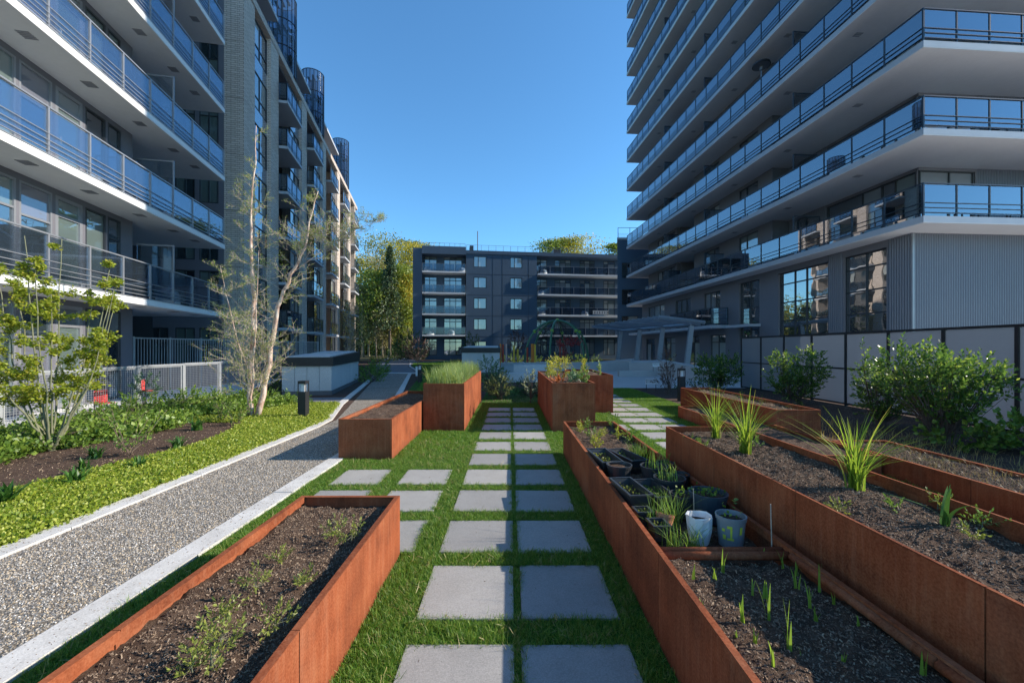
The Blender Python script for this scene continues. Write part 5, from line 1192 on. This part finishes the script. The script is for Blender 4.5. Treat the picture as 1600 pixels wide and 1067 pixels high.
# signs
def sign(label, loc, w, h, lines, size, bgm=WHITE, fg=ALU_D):
    s = thing('lawn_sign', label, 'sign', loc); MB().box(-w/2, w/2, 0, .015, .25, .25 + h).build('board', bgm, s); MB().box(-w/2 + .03, -w/2 + .05, .016, .03, 0, .25 + h).box(w/2 - .05, w/2 - .03, .016, .03, 0, .25 + h).build('stake', BLACK, s)
    for k, tx_ in enumerate(lines):
        cu = bpy.data.curves.new('lettering', 'FONT'); cu.body = tx_; cu.size = size; cu.align_x = 'CENTER'; cu.extrude = .001
        if not tx_: continue
        tmp = bpy.data.objects.new('tmp', cu); me = bpy.data.meshes.new_from_object(tmp); bpy.data.objects.remove(tmp); me.materials.clear(); me.materials.append(fg)
        o = bpy.data.objects.new('lettering', me); COL.objects.link(o); o.parent = s; o.location = (0, -.004, .25 + h - size * (1.0 + 1.12 * k)); o.rotation_euler = (R(90), 0, 0)
sign('small white sign about pets at the plaza edge by the bronze shrub', (5.62, 16.3, 0), .46, .22, ['PETS SHOULD', 'BE ON LEASH'], .07)
sign('small white sign before the pergola legs', (8.55, 24.0, .35), .4, .22, ['PLEASE STAY', 'OFF GRASS'], .06)
sign('small white sign behind the bollard left of the grass filled box', (-4.75, 21.2, 0), .28, .5, ['', ''], .06)
# red maple near dome
shrub('small red leaved tree beside the climbing dome', (4.3, 30.5, 0), [(-.3, 0, 2.05, .5, .4, .35), (.45, 0, 2.1, .5, .4, .35), (.0, 0, 1.2, .4, .3, .25)], 700, .12, L_RED, 'red_maple', 'tree', 5, .6)
shrub('dark purple bush left of the far block balconies', (-9.6, 42.5, 0), [(0, 0, 1.5, 1.3, 1, 1.2)], 1500, .16, L_BROWN, stems=4)
shrub('dark green bush before the far block corner', (-12.4, 50, 0), [(0, 0, 2, 1.8, 1, 1.9)], 2200, .2, L_DARK, stems=4)
shrub('dark reddish tree before the far block middle windows', (.9, 52, 0), [(0, 0, 2.4, 1.3, 1, 1.4)], 1300, .18, L_BROWN, stems=4)
shrub('dark bush before the far block left windows', (-4.6, 50, 0), [(0, 0, 2.0, 1.0, 1, 1.6)], 1000, .18, L_DARK, stems=4)
shrub('low green planting behind the stepped concrete', (4, 44, 0), [(-3, 0, .4, 3, .6, .5), (3, 0, .4, 3, .6, .5)], 2200, .14, L_GREEN, stems=4)

# ------------------------------------------------------------------ balcony contents
PH_ = thing('patio_heater', 'tall black patio heater standing on a tower balcony', 'heater', (14.05, 22.9, 15.27))
MB().lathe([(.001, 0), (.24, 0), (.24, .12), (.05, .9), (.035, 1.9), (.1, 1.95), (.1, 2.15), (.42, 2.18), (.40, 2.28), (.001, 2.36)], 0, 0, 20).build('heater_body', plain('brushed_heater_steel', (.2, .2, .21), (.25, .25, .26), 3, .3, .7), PH_, smooth=False)
MB().lathe([(.001, 2.19), (.46, 2.19), (.43, 2.3), (.001, 2.42)], 0, 0, 20).build('heater_hood', BLACK, PH_)
def chair(label, loc, rz, m, group=None, sc_=.8):
    t = thing('patio_chair', label, 'chair', loc, rz, group); t.scale = (sc_, sc_, sc_); MB().box(-.25, .25, -.25, .25, .4, .45).build('seat', m, t); MB().box(-.25, .25, .22, .26, .45, .95).build('backrest', m, t)
    for a in (-.22, .22):
        for b in (-.22, .22): MB().box(a - .02, a + .02, b - .02, b + .02, 0, .4).build('leg', BLACK, t)
REDF = plain('red_canvas', (.5, .03, .03), (.6, .05, .04), 4, .8)
chair('red canvas chair behind the mesh fence', (-10.5, 10.6, .02), 1.3, REDF, None, .6); chair('second red canvas chair behind the mesh fence, further right', (-10.6, 12.0, .2), 1.9, REDF, None, .6)
def covered(label, loc, w, m=WHITE):
    mb = MB().lathe([(w, 0), (w * .98, .35), (w * .8, .6), (w * .3, .72), (.001, .74)], 0, 0, 12); mb.v = [(x * random.uniform(.9, 1.1), y * random.uniform(.7, .9), z) for x, y, z in mb.v]
    tag(mb.build('covered_furniture', m, None, loc), label, 'covered furniture')
CUSH = plain('dark_wicker', (.05, .045, .04), (.08, .07, .06), 9, .8)
chair('dark wicker chair on the corner balcony over the ribbed wall', (16.6, 14.9, 6.25), .3, CUSH, None, 1.0)
chair('dark wicker chair on the second corner balcony up', (17.6, 14.9, 9.26), -.3, CUSH, None, 1.0)
chair('white chair on the lowest corner balcony', (18.6, 15.0, 6.25), .5, WHITE, None, 1.0)
def lb(x, y, z): return (Matrix.Translation(LB.location) @ Matrix.Rotation(AL, 4, 'Z')) @ Vector((x, y, z))
covered('pale covered furniture on the lowest balcony of the left wing', lb(lx(15.6), .8, 3.26), .4)
def fb(u, y, z): return (Matrix.Translation(FB.location) @ Matrix.Rotation(AF, 4, 'Z')) @ Vector((fx(u), y, z))
for (u, k, lab) in [(668, 3, 'covered seat on the top left balcony of the far block'), (722, 3, 'white round cover on the top left balcony at its right end'), (850, 3, 'white covered seat on the top right balcony of the far block'), (915, 1, 'white covered barbecue on the second right balcony of the far block'), (848, 1, 'pale covered seat at the left end of the second right balcony'), (672, 0, 'white chair cover on the lowest left balcony of the far block'), (705, 0, 'second white chair cover on the lowest left balcony'), (846, 2, 'white covered seat at the left end of the third right balcony')]:
    covered(lab, fb(u, .3, 3.6 + 3 * k), .55)
fl_ = thing('balcony_sign', 'pale lattice panel hung on the railing of the far block', 'panel', fb(936, -.5, 6.75), AF)
for q_ in range(9): MB().box(-1.1 + q_ * .26, -.98 + q_ * .26, 0, .02, 0, .5).build('slat', WHITE, fl_)
MB().box(-1.15, 1.25, .021, .04, .0, .06).box(-1.15, 1.25, .021, .04, .44, .5).build('frame', WHITE, fl_)

# ------------------------------------------------------------------ trees beyond
BK2 = plain('pale_trunk', (.22, .18, .13), (.34, .29, .22), 4, .9)
def far_tree(label, u, Yq, vtop, r, leafm, name='broadleaf_tree', n=5200, trunk=.22, low=.25, ls=.34, mat=BARK):
    X = (u - 797) / 640 * Yq; H = 1.69 + (544 - vtop) * Yq / 640; root = thing(name, label, 'tree', (X, Yq, 0))
    lean = random.uniform(-.5, .5); tp = [(0, 0, 0), (lean * .4, 0, H * .35), (lean, 0, H * .7), (lean, 0, H * .92)]
    MB().tube(tp, [trunk, trunk * .75, trunk * .4, .03], 7).build('trunk', mat, root, smooth=True)
    C = []; br = MB(); nb_ = 34
    for q in range(nb_):
        t = random.uniform(low, 1); z = H * t; az = random.uniform(0, 6.28)
        prof = math.sin(math.pi * min(1, (t - low * .6) / (1.12 - low * .6))) ** .6; rr = r * prof * random.uniform(.25, 1)
        c = Vector((lean * t + rr * math.cos(az), rr * math.sin(az), z)); br.tube([(lean * t * .9, 0, z - rr * .7), tuple(c)], [trunk * .25, .02], 4)
        k = n // nb_; s = r * random.uniform(.22, .42); C.append(np.array(c)[None, :] + rng.normal(0, 1, (k, 3)) * np.array([s, s, s * .8]))
    C = np.concatenate(C); C[:, 2] = np.minimum(C[:, 2], H); V, F = leaves(C, rdir(len(C), -.1), ls * rng.uniform(.6, 1.3, len(C)), .7)
    link('crown', mesh_np('crown', V, F, leafm), root); br.build('branches', mat, root)
def conifer(label, u, Yq, vtop, r, leafm):
    X = (u - 797) / 640 * Yq; H = 1.69 + (544 - vtop) * Yq / 640; root = thing('conifer_tree', label, 'tree', (X, Yq, 0)); MB().tube([(0, 0, 0), (0, 0, H)], [.3, .03], 7).build('trunk', BARK, root)
    C = []; D = []; z = H * .3
    while z < H:
        f = 1 - (z - H * .3) / (H * .7); rr = r * f ** .8
        for q in range(12):
            az = random.uniform(0, 6.28); L = rr * random.uniform(.6, 1.1)
            for j in range(16):
                s = j / 16 * L; C.append((s * math.cos(az) + rng.normal(0, .12), s * math.sin(az) + rng.normal(0, .12), z - s * .3 + rng.normal(0, .2))); D.append((math.cos(az), math.sin(az), -.5))
        z += .42
    V, F = leaves(np.array(C), np.array(D) + rng.normal(0, .5, (len(C), 3)), .38, .5); link('crown', mesh_np('crown', V, F, leafm), root)
LF = [leafmat('spring_leaf_olive', (.16, .17, .03), (.36, .35, .05), .4), leafmat('spring_leaf_yellow', (.3, .27, .03), (.55, .46, .05), .45), leafmat('spring_leaf_green', (.12, .17, .03), (.27, .34, .05), .4), leafmat('haze_twig_leaf', (.24, .21, .1), (.44, .38, .18), .35)]
L_CON = leafmat('conifer_needle', (.03, .06, .03), (.1, .15, .07), .2)
tl = [('olive green tree beside the brick end of the left block', 561, 80, 398, 3.4, 0), ('pale thin leaved tree second from the brick end', 576, 86, 384, 3.6, 3), ('tall rounded tree rising highest in the gap', 601, 92, 369, 4.6, 0), ('green leafy tree in front of the rounded one', 588, 76, 425, 3.4, 2), ('yellow green tree beside the far block', 636, 84, 384, 4.2, 1), ('bright yellow tree low beside the far block wall', 640, 79, 432, 3.0, 1), ('broad green tree behind the conifer', 622, 94, 380, 4.4, 0), ('green tree right of the conifer', 628, 78, 415, 2.8, 2), ('low pale tree at the foot of the gap', 568, 77, 450, 2.8, 3), ('light brown budding tree left of the conifer foot', 598, 77, 462, 2.8, 3), ('tall olive tree just over the far block roof corner', 655, 96, 381, 4, 0),
      ('olive tree left of the pair over the far block roof', 860, 100, 379, 4.2, 2), ('rounded bright tree topping the far block roof', 914, 98, 367, 4.6, 1), ('rounded tree filling between the two over the roof', 884, 102, 376, 4.0, 0), ('tree top showing between the far block and the link block', 962, 92, 384, 2.6, 2)]
for lab, u, Yq, vt, r, li in tl: far_tree(lab, u, Yq, vt, r, LF[li], n=14000 if u > 800 else 8000, ls=.4 if u > 800 else .34, mat=BK2 if li in (3, 1) else BARK)
conifer('dark narrow conifer standing in the middle of the gap', 609, 74.5, 386, 3.3, L_CON)
far_tree('dark slim tree against the sunlit brick end of the left block', 551, 62, 478, 1.6, L_DARK, n=2600, ls=.25)
for i, (u, Yq, vt, lab) in enumerate([(588, 74, 480, 'white stemmed birch leaning by the gate'), (597, 75, 490, 'white stemmed birch right of the leaning one'), (635, 73, 508, 'light green feathery tree in front of the dark hedge'), (565, 73, 460, 'slender tree between kiosk and gate'), (549, 47, 470, 'slim bare tree behind the first kiosk')]):
    far_tree(lab, u, Yq, vt, 1.5, LF[(3, 3, 2, 2, 3)[i]], 'slender_tree', 1500, .1, .25, .16, BK2)
# wooded slope behind
C = []
for q in range(150):
    x = rng.uniform(-75, 60); z = rng.uniform(0, 13); C.append(np.array([x, 108 + rng.uniform(-4, 4), z])[None, :] + rng.normal(0, 1, (240, 3)) * np.array([3.2, 2, 2.6]))
C = np.concatenate(C); C = C[C[:, 2] > 0]; V, F = leaves(C, rdir(len(C)), .8, .7); tag(link('far_wood', mesh_np('far_wood', V, F, LF[0])), 'wooded slope closing the view behind the gap', 'wood', kind='stuff')
tag(MB().prism([(-90, 112), (80, 112), (80, 160), (-90, 160)], -1, [3, 3, 15, 15]).build('hill', FARGROUND), kind='structure')
HG = thing('garden_gate', 'dark metal gate and fence at the end of the paved path', 'gate', (-17.5, 62, 0)); 
for q in range(9): MB().box(q * 1.6, q * 1.6 + .1, 0, .1, 0, 1.9).build('post', BLACK, HG)
MB().box(0, 12.8, .02, .06, 1.75, 1.8).box(0, 12.8, .02, .06, .2, .25).build('rail', BLACK, HG)
m = MB()
for q in range(80): m.box(q * .16, q * .16 + .025, .03, .05, .25, 1.75)
tag(m.build('bar', BLACK, HG), kind='stuff')
shrub('low clipped hedge along the dark gate', (-14.5, 57, 0), [(-1.5, 0, .8, 1.6, .6, .8), (1.5, 0, .8, 1.6, .6, .8)], 2600, .16, L_DARK, stems=3, name='hedge', cat='hedge')
shrub('sunlit yellow planting at the path bend', (-15.5, 50, 0), [(0, 0, .3, 1.6, .8, .35)], 900, .14, L_YEL, stems=3)
